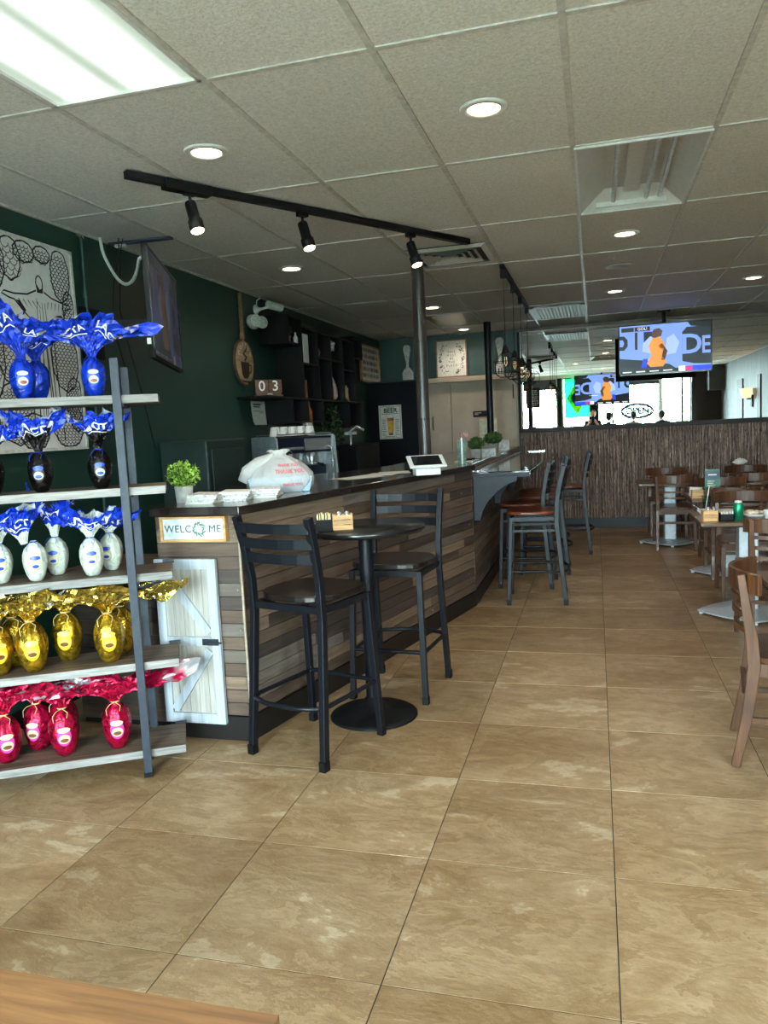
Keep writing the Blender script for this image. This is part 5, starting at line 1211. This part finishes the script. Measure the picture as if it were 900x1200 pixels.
# lit fluorescent panel
t = thing('fluorescent_panel', 'lit fluorescent ceiling panel with frosted diffuser at the top corner', 'ceiling light', (-1.601, 1.987, 2.70))
m, N, L, B = mk('lit_prismatic_diffuser')
tc = N.new('ShaderNodeTexCoord'); sx_ = N.new('ShaderNodeSeparateXYZ'); L.new(tc.outputs['Object'], sx_.inputs[0])
ab = N.new('ShaderNodeMath'); ab.operation = 'ABSOLUTE'; L.new(sx_.outputs[0], ab.inputs[0])
sb = N.new('ShaderNodeMath'); sb.operation = 'SUBTRACT'; sb.inputs[1].default_value = .13; L.new(ab.outputs[0], sb.inputs[0])
a2 = N.new('ShaderNodeMath'); a2.operation = 'ABSOLUTE'; L.new(sb.outputs[0], a2.inputs[0])
mr_ = N.new('ShaderNodeMapRange'); mr_.interpolation_type = 'SMOOTHSTEP'; mr_.inputs['From Min'].default_value = .02; mr_.inputs['From Max'].default_value = .13; mr_.inputs['To Min'].default_value = 1.9; mr_.inputs['To Max'].default_value = .3
L.new(a2.outputs[0], mr_.inputs[0]); L.new(mr_.outputs[0], B.inputs['Emission Strength']); B.inputs['Emission Color'].default_value = lin((232, 250, 236)); B.inputs['Base Color'].default_value = lin((200, 206, 200))
n_ = noise(N, L, tc.outputs['Object'], 90, 2); bump(N, L, n_.outputs[0], B, .4, .003)
MB().mm((-.285, -.588, .012), (.285, .588, .02)).build('diffuser', m, t)
fr = MB()
for a in ((-.298, .298, -.6, -.585), (-.298, .298, .585, .6), (-.298, -.282, -.6, .6), (.282, .298, -.6, .6)): fr.mm((a[0], a[2], .002), (a[1], a[3], .03))
fr.build('frame', M_WHITE, t)
# open fixture with bare tubes
t = thing('open_light_fixture', 'unlit ceiling fixture without cover showing bare fluorescent tubes', 'ceiling light', (.229, 4.427, 2.70))
M_PAN = pm('white_enamel_pan', (208, 208, 204), .35, var=.04)
MB().add([(-.295,-.598,.0),(.295,-.598,.0),(.295,.598,.0),(-.295,.598,.0),(-.15,-.5,.11),(.15,-.5,.11),(.15,.5,.11),(-.15,.5,.11)], [(0,1,5,4),(1,2,6,5),(2,3,7,6),(3,0,4,7),(4,5,6,7)]).build('pan', M_PAN, t)
fr = MB()
for a in ((-.3, .3, -.606, -.594), (-.3, .3, .594, .606), (-.3, -.288, -.6, .6), (.288, .3, -.6, .6)): fr.mm((a[0], a[2], -.004), (a[1], a[3], .03))
fr.build('frame', M_WHITE, t)
MB().mm((-.045, -.5, .075), (.045, .5, .11)).build('ballast_cover', M_PAN, t, bev=.006)
for x in (-.1, .085, .16):
    MB().tube([(x, -.56, .05), (x, .56, .05)], .0127, 10).build('tube_lamp', pm('unlit_phosphor_tube', (206, 210, 216), .2), t)
for y in (-.58, .575): MB().mm((-.2, y-.02, .02), (.2, y+.02, .075)).build('lamp_holder', M_WPLAS, t)
t = thing('unlit_ceiling_panel', 'unlit yellowed ceiling light panel near the back corner by the framed quote', 'ceiling light', (-1.601, 9.307, 2.70))
MB().mm((-.285, -.588, .012), (.285, .588, .02)).build('diffuser', pm('yellowed_prismatic_panel', (206, 196, 160), .25, var=.1), t)
fr = MB()
for a in ((-.298, .298, -.6, -.585), (-.298, .298, .585, .6), (-.298, -.282, -.6, .6), (.282, .298, -.6, .6)): fr.mm((a[0], a[2], .002), (a[1], a[3], .03))
fr.build('frame', M_WHITE, t)
# supply diffuser and return grille
t = thing('air_diffuser', 'square white four-way air diffuser beside the end of the spotlight rail', 'vent', (-.99, 5.735, 2.70))
M_VENT = pm('vent_white', (200, 198, 190), .45, var=.05)
for k in range(5):
    r0, r1, z0, z1 = (.285, .25, -.002, -.02) if k == 0 else (.262-.05*k, .228-.05*k, -.024, -.005)
    MB().add([(-r0,-r0,z0),(r0,-r0,z0),(r0,r0,z0),(-r0,r0,z0),(-r1,-r1,z1),(r1,-r1,z1),(r1,r1,z1),(-r1,r1,z1)], [(0,1,5,4),(1,2,6,5),(2,3,7,6),(3,0,4,7)]).build('louvre', M_VENT, t)
MB().mm((-.283, -.283, -.0015), (.283, .283, .004)).build('dark_throat', pm('vent_dark', (60, 58, 54), .8), t)
MB().mm((-.03, -.03, -.02), (.03, .03, -.0015)).build('centre_plate', M_VENT, t)
t = thing('return_grille', 'white perforated return air grille in the ceiling near the mirror', 'vent', (-.381, 9.31, 2.70))
fr = MB()
for a in ((-.298, .298, -.5, -.45), (-.298, .298, .45, .5), (-.298, -.25, -.5, .5), (.25, .298, -.5, .5)): fr.mm((a[0], a[2], -.006), (a[1], a[3], .01))
fr.build('frame', M_VENT, t)
for k in range(13): MB().mm((-.25+.0385*k, -.45, -.004), (-.25+.0385*k+.018, .45, .004)).build('bar', M_VENT, t)
for k in range(16): MB().mm((-.25, -.45+.058*k, -.002), (.25, -.45+.058*k+.022, .003)).build('cross_bar', M_VENT, t)
MB().mm((-.25, -.45, .006), (.25, .45, .01)).build('dark_throat', pm('vent_dark', (60, 58, 54), .8), t)
# spotlight rail
P0, P1 = Vector((-2.06, 3.26, 2.685)), Vector((-.80, 5.33, 2.685)); dr = (P1-P0); an = math.atan2(dr.y, dr.x)
t = thing('spotlight_rail', 'black ceiling spotlight rail with three black spots and a feed box', 'track light', (*P0.xy, 2.685), an)
ln = dr.length
MB().mm((0, -.018, -.018), (ln, .018, .018)).build('rail', M_BLACKM, t, bev=.002)
MB().mm((.19, -.03, -.032), (.44, .03, .016)).build('feed_box', M_BLACKM, t, bev=.004)
for f_ in (.135, .42, .77):
    x = ln*f_; h_ = MB().mm((x-.03, -.018, -.04), (x+.03, .018, -.018)).tube([(x, 0, -.04), (x, 0, -.09)], .008).build('adapter', M_BLACKM, t)
    M = Matrix.Translation((x+.005, 0, -.1)) @ Matrix.Rotation(R(-20), 4, 'X')
    b_ = MB().lathe([(.026, .03), (.028, .02), (.028, -.06), (.036, -.07), (.036, -.125), (.033, -.125), (.031, -.115), (.03, -.11)][::-1], 20, M=M).build('spot_head', M_BLACKM, t)
    MB().lathe([(.032, -.1235), (.02, -.127), (0, -.128)], 20, M=M).build('lens', M_LAMP, b_)
    s_ = lamp_spot((x+.005, -.047, -.232), 10, 60, t, .5, size=.03); s_.rotation_euler = (R(-20), 0, 0)
# pendant rail with cage pendants
t = thing('pendant_rail', 'black ceiling rail carrying the cage pendants over the bar', 'track light', (-.685, 6.3, 2.688))
MB().mm((-.018, -.05, -.015), (.018, 2.35, .015)).build('rail', M_BLACKM, t, bev=.002)
CAGE = {}
for i, (y, z) in enumerate(((6.34, 2.04), (7.08, 2.06), (7.8, 2.05), (8.54, 2.06))):
    p = thing('cage_pendant', ('first black wire cage pendant, nearest and clearest against the teal wall', 'second black wire cage pendant over the bar', 'third black wire cage pendant, in front of the mirror edge', 'fourth black wire cage pendant, closest to the mirror')[i], 'pendant light', (-.685, y, 2.67), 0, 'cage pendants over the bar')
    MB().mm((-.02, -.03, -.06), (.02, .03, .002)).build('adapter', M_BLACKM, p)
    h = z-2.67
    MB().tube([(0, 0, -.06), (0, 0, h+.03)], .0035, 6).build('cord', M_BLACKM, p)
    MB().lathe([(.005, .045), (.018, .03), (.034, -.02), (.032, -.022)], 16, (0, 0, h)).build('socket_cap', M_BLACKM, p)
    MB().lathe([(.014, -.02), (.016, -.05), (.032, -.085), (.036, -.11), (.028, -.135), (.01, -.148), (0, -.15)][::-1], 16, (0, 0, h)).build('bulb', glass('bulb_glass', (255, 246, 230)), p)
    fil = MB().tube([(-.006, 0, h-.05), (-.01, 0, h-.1), (0, 0, h-.125), (.01, 0, h-.1), (.006, 0, h-.05)], .002, 5).build('filament', emi('warm_filament', (255, 226, 190), .5), p)
    b = MB(); n = 5; R1, R2 = .115, .06
    for k in range(n):
        a, c = 2*math.pi*k/n, 2*math.pi*(k+1)/n
        A_ = (R1*math.cos(a), R1*math.sin(a), h-.09); A2 = (R1*math.cos(c), R1*math.sin(c), h-.09)
        Bq = (R1*math.cos(a), R1*math.sin(a), h-.17); B2 = (R1*math.cos(c), R1*math.sin(c), h-.17); Cq = (R2*math.cos(a), R2*math.sin(a), h-.21); C2 = (R2*math.cos(c), R2*math.sin(c), h-.21)
        for p_, q_ in (((.02*math.cos(a), .02*math.sin(a), h-.005), A_), (A_, A2), (A_, Bq), (Bq, B2), (Bq, Cq), (Cq, C2)): b.tube([p_, q_], .003, 5)
    b.build('cage', M_BLACKM, p)
# poles
M_PIPE = wood('weathered_steel_pole', (34, 29, 27), (66, 58, 53), .34, 'Z', 8, 3)
t = thing('thick_pole', 'thick weathered dark steel pole rising from the counter to the ceiling', 'pole', (-1.24, 5.7, 1.142))
MB().lathe([(.047, 0), (.047, 1.56)], 24).build('shaft', M_PIPE, t)
for z in (.38, .95, 1.25): MB().lathe([(.047, z-.004), (.0495, z), (.047, z+.004)], 24).build('joint_ring', M_PIPE, t)
MB().lathe([(.047, 1.545), (.07, 1.556), (.07, 1.562)], 24).build('ceiling_plate', M_WHITE, t)
t = thing('thin_pole', 'slim black pole rising from the counter end in front of the beige doors', 'pole', (-1.258, 9.66, CT))
MB().lathe([(.042, 0), (.042, 1.56)], 20).build('shaft', M_BLACK, t); MB().lathe([(.046, 1.37), (.046, 1.56)], 20).build('collar', M_BLACK, t)
# centre television
tvc = tv('television hanging from the ceiling in front of the mirror, showing a football broadcast', (.815, 9.9, 1.955), 0, 1.05, .595, SCR)
MB().tube([(.0, .09, .3), (.0, .09, .75)], .025).mm((-.2, .05, .2), (.2, .09, .45)).mm((-.08, .05, .735), (.08, .13, .75)).build('ceiling_mount', M_BLACKM, tvc)

# ================================================================== SHOP FRONT, SEEN ONLY IN THE MIRROR
tvr = tv('large television hung above the shop window, facing the mirror', (.19, -.9, 1.83), R(180), 1.46, .83, SCR)
MB().tube([(.0, .09, .4), (.0, .09, .875)], .025).build('ceiling_mount', M_BLACKM, tvr)
def sconce(label, loc, rz):
    t = thing('wall_sconce', label, 'wall light', loc, rz)
    MB().mm((-.09, -.03, -.26), (.09, 0, .0)).build('back_plate', M_BLACKM, t, bev=.004)
    MB().mm((-.03, -.12, -.1), (.03, -.03, -.07)).build('arm', M_BLACKM, t)
    MB().add([(-.07,-.2,-.06),(.07,-.2,-.06),(.07,-.05,-.06),(-.07,-.05,-.06),(-.12,-.24,.14),(.12,-.24,.14),(.12,-.02,.14),(-.12,-.02,.14)], [(0,3,2,1),(0,1,5,4),(1,2,6,5),(2,3,7,6),(3,0,4,7)]).build('glass_shade', emi('amber_glass_shade', (255, 214, 140), 1.6), t)
sconce('amber glass wall sconce on the right wall, seen in the mirror', (XR-.018, 3.1, 1.8), R(-90))
sconce('amber glass wall sconce on the dark pilaster between the shop windows', (-.03, YF+.062, 1.95), R(180))
# neon OPEN sign hung in the window, lettered to be read from the street
t = thing('neon_open_sign', 'oval neon OPEN sign hanging in the shop window', 'sign', (1.12, -1.14, 1.6))
M_NEON = pm('unlit_blue_neon_tube', (24, 36, 96), .3); M_NEON2 = pm('unlit_dark_neon_tube', (46, 36, 66), .3)
MB().tube([(.42*math.cos(a*.1745), 0, .2*math.sin(a*.1745)) for a in range(36)], .022, 8, closed=True).build('oval_tube', M_NEON, t)
MB().tube([(.38*math.cos(a*.1745), -.005, .165*math.sin(a*.1745)) for a in range(36)], .016, 8, closed=True).build('oval_tube', M_NEON2, t)
txt('lettering', 'OPEN', .25, M_NEON, t, (0, 0, 0), (R(90), 0, 0), ext=.012, sx=.95, bold=.012)
b = MB()
for x in (-.3, .3): b.tube([(x, 0, .15), (x, 0, 1.02)], .002, 4)
b.build('hanging_wires', M_BLACKM, t)
# flag: green field, yellow lozenge, blue disc
t = thing('hanging_flag', 'green flag with yellow lozenge and blue disc hanging inside the shop window', 'flag', (-.48, -1.1, 1.5))
m = pm('green_flag_cloth', (20, 146, 84), .7); m2 = pm('yellow_flag_cloth', (240, 208, 40), .7); m3 = pm('blue_flag_cloth', (30, 60, 150), .7)
for f_ in (m, m2, m3):
    N, L = f_.node_tree.nodes, f_.node_tree.links; B = N['Principled BSDF']; tl_ = N.new('ShaderNodeBsdfTranslucent'); x_ = N.new('ShaderNodeMixShader'); x_.inputs[0].default_value = .55
    L.new(B.inputs['Base Color'].links[0].from_socket, tl_.inputs[0]); L.new(B.outputs[0], x_.inputs[1]); L.new(tl_.outputs[0], x_.inputs[2]); L.new(x_.outputs[0], N['Material Output'].inputs[0])
def drape(pts, y): return [(x, y+.018*math.sin(x*16+z*3), z) for x, z in pts]
b = MB(); n = 16
vs = [];
for i in range(n+1):
    x = -.34+.68*i/n
    for z in (0, 1.1): vs.append((x, .018*math.sin(x*16+z*3), z))
b.add(vs, [(2*i, 2*i+2, 2*i+3, 2*i+1) for i in range(n)], 0, True); b.build('field', m, t)
for nm, mm_, pts, o in (('lozenge', m2, [(-.28+.035*k, 0) for k in range(17)], .012), ('disc', m3, None, .02)):
    b = MB()
    if pts:
        vs = []
        for k in range(17):
            x = -.28+.035*k; hh = .46*(1-abs(x)/.28)
            for z in (.55-hh, .55+hh): vs.append((x, .018*math.sin(x*16+z*3)+.006, z))
        b.add(vs, [(2*i, 2*i+2, 2*i+3, 2*i+1) for i in range(16)], 0, True)
        b.add([(x, y-.014, z) for x, y, z in vs], [(2*i, 2*i+2, 2*i+3, 2*i+1) for i in range(16)], 0, True)
    else:
        for dy in (.012, -.016):
            vv = [(.15*math.cos(a*.2618), .018*math.sin(.15*math.cos(a*.2618)*16+(.55+.17*math.sin(a*.2618))*3)+dy, .55+.17*math.sin(a*.2618)) for a in range(24)]
            b.add(vv, [tuple(range(24))])
    b.build(nm, mm_, t)
MB().tube([(-.36, 0, 1.105), (.36, 0, 1.105)], .01).build('rod', M_BLACKM, t)
# board hung in the glass door
t = thing('chalkboard', 'dark letter board with rows of writing hanging in the glass entrance door', 'board', (-1.7, -1.19, 1.84))
MB().mm((-.2, -.0, 0), (.2, .02, .57)).build('board', M_BLACKM, t)
b = MB(); rnd = random.Random(6)
for k in range(8):
    x = -.16
    while x < .12: w = rnd.uniform(.02, .07); b.mm((x, .02, .07+.058*k), (x+w, .0215, .082+.058*k)); x += w+.015
b.build('writing', M_PAPER, t)['kind'] = 'stuff'
# people behind the camera, seen in the mirror
def person(label, loc, rz, pose, cols, hair=None, cap=None):
    t = thing('person', label, 'person', loc, rz)
    J = {'pelvis': (0,0,.52), 'waist': (0,.01,.7), 'chest': (0,.03,.92), 'neck': (0,.03,1.06), 'throat': (0,.015,1.12),
         'sl': (-.17,.03,1.0), 'sr': (.17,.03,1.0), 'el': (-.24,-.06,.78), 'er': (.24,-.06,.78), 'wl': (-.14,-.3,.80), 'wr': (.14,-.3,.80),
         'hl': (-.1,0,.5), 'hr': (.1,0,.5), 'kl': (-.13,-.42,.5), 'kr': (.13,-.42,.5), 'al': (-.13,-.42,.09), 'ar': (.13,-.42,.09), 'tl': (-.14,-.6,.04), 'tr': (.14,-.6,.04)}
    rad = {'pelvis': .14, 'waist': .13, 'chest': .145, 'neck': .055, 'throat': .052, 'sl': .075, 'sr': .075, 'el': .048, 'er': .048, 'wl': .03, 'wr': .03, 'hl': .1, 'hr': .1, 'kl': .065, 'kr': .065, 'al': .042, 'ar': .042, 'tl': .035, 'tr': .035}
    J.update(pose); names = list(J); idx = {k: i for i, k in enumerate(names)}
    E_ = [('pelvis','waist'),('waist','chest'),('chest','neck'),('neck','throat'),('chest','sl'),('chest','sr'),('sl','el'),('sr','er'),('el','wl'),('er','wr'),('pelvis','hl'),('pelvis','hr'),('hl','kl'),('hr','kr'),('kl','al'),('kr','ar'),('al','tl'),('ar','tr')]
    # hands: palm and five fingers on each wrist
    ex = []; exr = []
    for sd, w, e in (('l', 'wl', 'el'), ('r', 'wr', 'er')):
        wv_, ev = Vector(J[w]), Vector(J[e]); d = (wv_-ev).normalized(); side = d.cross(Vector((0,0,1))).normalized() if abs(d.z) < .9 else Vector((1,0,0)); up_ = side.cross(d)
        s_ = 1 if sd == 'l' else -1
        pm_ = wv_+d*.05; base = len(names)+len(ex); ex.append(pm_); exr.append(.03); E_.append((w, base))
        for k, ln_ in ((-1.5, .065), (-.5, .078), (.5, .074), (1.5, .058)):
            b0 = len(names)+len(ex); ex += [pm_+d*.035+side*.019*k, pm_+d*(.035+ln_*.5)+side*.021*k-up_*.008, pm_+d*(.03+ln_*.85)+side*.021*k-up_*.03]; exr += [.0105, .009, .0075]
            E_ += [(base, b0), (b0, b0+1), (b0+1, b0+2)]
        b0 = len(names)+len(ex); ex += [pm_-d*.01+side*.036*s_, pm_+d*.03+side*.055*s_-up_*.01]; exr += [.013, .009]; E_ += [(base, b0), (b0, b0+1)]
    me = bpy.data.meshes.new('body'); ed = [(idx.get(a, a), idx.get(b_, b_)) for a, b_ in E_]
    me.from_pydata([tuple(J[k]) for k in names]+[tuple(p) for p in ex], ed, [])
    o = bpy.data.objects.new('body', me); COL.objects.link(o)
    sk = o.modifiers.new('skin', 'SKIN'); sv = me.skin_vertices[0].data
    for i, r_ in enumerate([rad[k] for k in names]+exr): sv[i].radius = ((r_*1.12, r_*.85) if names[i] in ('chest', 'waist', 'pelvis') else (r_, r_)) if i < len(names) else (r_, r_)
    sv[idx['pelvis']].use_root = True
    o.modifiers.new('sub', 'SUBSURF').levels = 2
    bpy.context.view_layer.update(); ev_ = o.evaluated_get(bpy.context.evaluated_depsgraph_get()); nm = bpy.data.meshes.new_from_object(ev_)
    bpy.data.objects.remove(o); bpy.data.meshes.remove(me)
    # head with a face, joined to the neck in the same mesh
    bm = bmesh.new(); bm.from_mesh(nm); th = Vector(J['throat']); hc = th+Vector((0, -.02, .115)); k0 = len(bm.verts)
    hm = MB(); n, h_ = 20, 14; vs = []; fs = []
    for i in range(h_+1):
        tt = math.pi*i/h_
        for k in range(n):
            a = 2*math.pi*k/n; x, y, z = .075*math.sin(tt)*math.cos(a), .095*math.sin(tt)*math.sin(a), -.118*math.cos(tt)
            if z < -.03: x *= 1+z*2.2; y = y*(1+z*1.0)-.01
            if y < -.05:
                if abs(x) < .022 and -.04 < z < .012: y -= .02*(1-abs(x)/.022)
                if .012 < abs(x) < .05 and .0 < z < .03: y += .008
                if abs(x) < .03 and -.075 < z < -.05: y -= .006
            vs.append((hc.x+x, hc.y+y, hc.z+z))
    for i in range(h_):
        for k in range(n): fs.append((i*n+k, i*n+(k+1) % n, (i+1)*n+(k+1) % n, (i+1)*n+k))
    bv = [bm.verts.new(p) for p in vs]
    for f in fs:
        try: bm.faces.new([bv[i] for i in f])
        except ValueError: pass
    for s_ in (-1, 1):
        ev2 = [bm.verts.new((hc.x+s_*(.074+.012*(k % 2)), hc.y+.01+.018*math.cos(k*1.047), hc.z-.0+.03*math.sin(k*1.047))) for k in range(6)]; bm.faces.new(ev2)
    bm.normal_update(); bm.to_mesh(nm); bm.free()
    skin, shirt, trou, shoe = cols
    for mm_ in (shirt, skin, trou, shoe): nm.materials.append(mm_)
    wl, wr = Vector(J['wl']), Vector(J['wr'])
    for p in nm.polygons:
        c = p.center; p.use_smooth = True; mi = 0
        if c.z > J['neck'][2]+.025 and (Vector((c.x, c.y, c.z))-hc).length < .22: mi = 1
        elif min((c-wl).length, (c-wr).length) < .14 or min(((c-Vector(J['el'])).length+(c-wl).length)-(wl-Vector(J['el'])).length, ((c-Vector(J['er'])).length+(c-wr).length)-(wr-Vector(J['er'])).length) < .012: mi = 1
        elif c.z < J['al'][2]+.03 : mi = 3
        elif c.z < J['pelvis'][2]+.1 and abs(c.x) < .3 and (c-wl).length > .2: mi = 2
        p.material_index = mi
    o = bpy.data.objects.new('body', nm); COL.objects.link(o); o.parent = t
    b = MB()
    b.ball((hc.x, hc.y+.014, hc.z+.02), (.082, .098, .108), 18)
    keep = [f for f in range(len(b.f)) if not all(b.v[i][1] < hc.y-.045 and b.v[i][2] < hc.z+.07 for i in b.f[f]) and min(b.v[i][2] for i in b.f[f]) > hc.z-.07]
    b.f = [b.f[i] for i in keep]; b.m = [0]*len(b.f); b.s = [True]*len(b.f); b.build('hair', hair or M_INK, t)
    if cap:
        c_ = MB(); c_.lathe([(.088, .03), (.09, .06), (.075, .105), (.04, .128), (0, .134)], 20, (hc.x, hc.y+.006, hc.z))
        c_.prism([(-.07, 0), (.07, 0), (.055, -.08), (0, -.1), (-.055, -.08)], .008, M=Matrix.Translation((hc.x, hc.y-.065, hc.z+.036))); c_.build('cap', cap, t)
    return t
SK1 = pm('tan_skin', (178, 128, 100), .5, var=.05); SK2 = pm('brown_skin', (140, 96, 72), .5, var=.05)
TRO = pm('dark_jeans', (40, 46, 62), .8); SHOE = pm('black_shoe', (24, 24, 26), .5)
HAIRM = pm('black_hair', (22, 18, 16), .5)
person('person in a dark navy shirt and dark cap seated by the window', (.36, -.5, .24), R(30), {}, (SK1, pm('navy_shirt', (30, 36, 52), .8), TRO, SHOE), HAIRM, pm('dark_cap', (24, 26, 32), .7))
person('person in a light grey shirt seated under the neon sign with back to the room', (1.0, -.5, .24), R(8), {}, (SK2, pm('light_grey_shirt', (150, 154, 158), .8), TRO, SHOE), HAIRM)
person('person in a black shirt seated beyond the neon sign facing the others', (1.72, -.5, .24), R(-35), {'throat': (0, -.01, 1.11)}, (SK1, pm('black_shirt', (26, 26, 30), .8), TRO, SHOE), HAIRM)
stand = {'pelvis': (0,0,.92), 'waist': (0,.0,1.08), 'chest': (0,.0,1.26), 'neck': (0,.0,1.41), 'throat': (0,-.01,1.46), 'sl': (-.17,0,1.35), 'sr': (.17,0,1.35), 'el': (-.22,-.14,1.13), 'er': (.22,-.14,1.13), 'wl': (-.075,-.3,1.36), 'wr': (.075,-.3,1.36),
         'hl': (-.09,0,.88), 'hr': (.09,0,.88), 'kl': (-.1,-.02,.48), 'kr': (.1,-.02,.48), 'al': (-.1,.02,.08), 'ar': (.1,.02,.08), 'tl': (-.11,-.14,.035), 'tr': (.11,-.14,.035)}
person('person standing in black clothes, holding up a phone towards the mirror', (-.06, -.48, 0), R(180), stand, (SK1, pm('black_shirt', (26, 26, 30), .8), TRO, SHOE), HAIRM)
o = MB().box((0, 0, 0), (.075, .008, .15)).build('mobile_phone', M_BLACKM, loc=(-.06, -.07, 1.44), bev=.003); tag(o, 'black phone held up by the standing person in black', 'phone')
for x, y, l in ((.36, -.5, 'seat under the person in the dark cap'), (1.0, -.5, 'seat under the person in the grey shirt'), (1.72, -.5, 'seat under the person in black beyond the neon sign')):
    t = thing('high_stool', 'tall round wooden ' + l, 'stool', (x, y, 0)); MB().lathe([(0, .6), (.16, .6), (.165, .615), (.16, .625), (0, .625)], 24).build('seat', M_CHAIR, t)
    for k in range(4): a = R(45+90*k); MB().tube([(.13*math.cos(a), .13*math.sin(a), 0), (.1*math.cos(a), .1*math.sin(a), .6)], .014).build('leg', M_CHAIR, t)
    MB().tube([(.13*math.cos(a*.524), .13*math.sin(a*.524), .26) for a in range(12)], .01, 6, closed=True).build('foot_ring', M_CHAIR, t)
